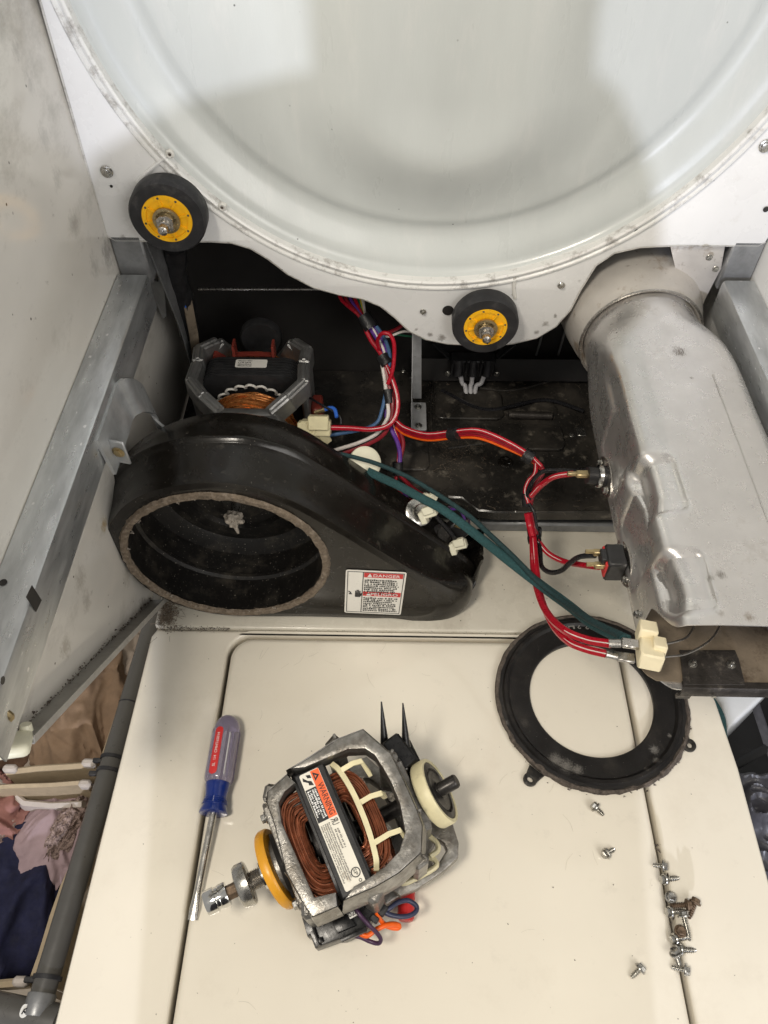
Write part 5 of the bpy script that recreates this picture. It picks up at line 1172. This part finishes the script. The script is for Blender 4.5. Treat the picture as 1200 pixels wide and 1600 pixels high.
cloth('navy_trousers', 'dark navy garment filling the middle laundry bag', 'garment', 'navy', PZ(10, 1420, -.25), (.105, .155, .08), -.25, .55, 23, 6)
cloth('pink_garment', 'dusty pink garment with lace lying over the navy one', 'garment', 'pink', PZ(-14, 1288, -.20), (.052, .06, .05), .3, .8, 29, 8)
cloth('lace_trim', 'beige lace edging along the pink garment', 'lace', 'lace', PZ(0, 1318, -.195), (.035, .025, .03), .9, .6, 31, 9)
cloth('mauve_garment', 'pale mauve garment stuffed against the canvas side', 'garment', 'mauve', PZ(88, 1315, -.225), (.055, .085, .055), -.35, .45, 37, 7)
cloth('lace_trim', 'strip of lace on the pale mauve garment', 'lace', 'lace', PZ(110, 1295, -.19), (.016, .042, .03), -.35, .7, 41, 9)
bm = BM(); box(bm, (-.50, .24, -.5), (.36, .56, .02), None, .004); build('bag_bottom', bm, 'canvas', bag2)

# ------------------------------------------------------------------ things beyond the right side of the washer
t = thing('black_crate', 'black plastic crate in the dark beside the washer', 'crate', (.55, .35, -.5))
p = PZ(1180, 1200, -.25)
bm = BM()
for c, s in (((.58, .30, -.34), (.30, .62, .01)), ((.46, .40, -.26), (.012, .30, .16)), ((.70, .36, -.25), (.012, .5, .18)), ((.60, .12, -.26), (.30, .012, .16))): box(bm, c, s, None, .002)
build('crate_body', bm, 'bin', t)
a, c = PZ(1160, 1190, -.2), PZ(1205, 1165, -.2); bm = BM(); tube(bm, [a+(a-c)*.6, c+(c-a)*2], .006, 8, smooth=False, flat=.4); build('rim_rail', bm, 'bin', t)
a, c = PZ(1180, 1100, -.2), PZ(1215, 1205, -.2); bm = BM(); tube(bm, [a+(a-c)*.5, c+(c-a)], .007, 8, smooth=False, flat=.4); build('rim_rail', bm, 'film', t)
bm = BM(); q = [PZ(x, y, -.15) for x, y in ((1098, 1060), (1128, 1098), (1137, 1141), (1188, 1094), (1230, 1050), (1180, 1020))]
plate(bm, [[(v.x, v.y) for v in q]], (0, 0, -.15), (1, 0, 0), (0, 1, 0), .12, .006, 3); o = build('white_tub', bm, 'bagwhite', loc=q[2]); tag(o, 'white plastic tub corner showing under the duct beside the washer', 'tub')
bm = BM(); q = PZ(1122, 1108, -.06); tube(bm, [q+V((-.03, .06, .0)), q+V((0, 0, -.004)), q+V((.010, -.025, -.03))], .007, 8, flat=.5); o = build('teal_hose', bm, 'teal', loc=q); tag(o, 'teal strip between the washer corner and the white tub', 'strap')
bm = BM(); bmesh.ops.create_grid(bm, x_segments=90, y_segments=90, size=1)
c_ = PZ(1205, 1300, -.15)
for v in bm.verts:
    w = V((v.co.x*2.2, v.co.y*2.2, 3)); n = (1-abs(noise.noise(w*.8)))**3*.035+(1-abs(noise.noise(w*1.3+V((4, 1, 0)))))**4*.012; v.co = c_+V((v.co.x*.06+.025, v.co.y*.075, n-.02-abs(v.co.x)*.02))
r_ = bmesh.ops.solidify(bm, geom=bm.faces[:], thickness=.001)
o = build('plastic_bag', bm, 'film', loc=c_, ang=60); tag(o, 'crumpled grey plastic bag in the black crate by the washer edge', 'plastic bag')

# ------------------------------------------------------------------ the photographer, whose shadow falls on the drum back
rows = [(-.94, -.10, .13, .10), (-.5, -.14, .17, .11), (0, -.17, .20, .12), (.30, -.21, .22, .12), (.44, -.225, .20, .12), (.50, -.21, .185, .11), (.54, -.185, .165, .095), (.561, -.145, .15, .085), (.575, -.095, .14, .075), (.588, -.043, .122, .07), (.62, -.043, .118, .075), (.68, -.045, .12, .095), (.74, -.045, .12, .10), (.80, -.035, .11, .095), (.84, -.01, .085, .07), (.855, .03, .05, .02)]
bm = BM(); rings = []
for z, x0, x1, dp_ in rows:
    rings.append([V(((x0+x1)/2+(x1-x0)/2*math.cos(2*math.pi*i/40), -.33+dp_*math.sin(2*math.pi*i/40), z)) for i in range(40)])
quads(bm, rings, True, True, True)
o = build('person', bm, 'cloth', loc=(.03, -.33, -.95)); tag(o, 'person in dark clothes standing behind the camera, only the shadow shows on the drum back', 'person')
for o in bpy.data.objects:
    if '_l' in o: del o['_l']
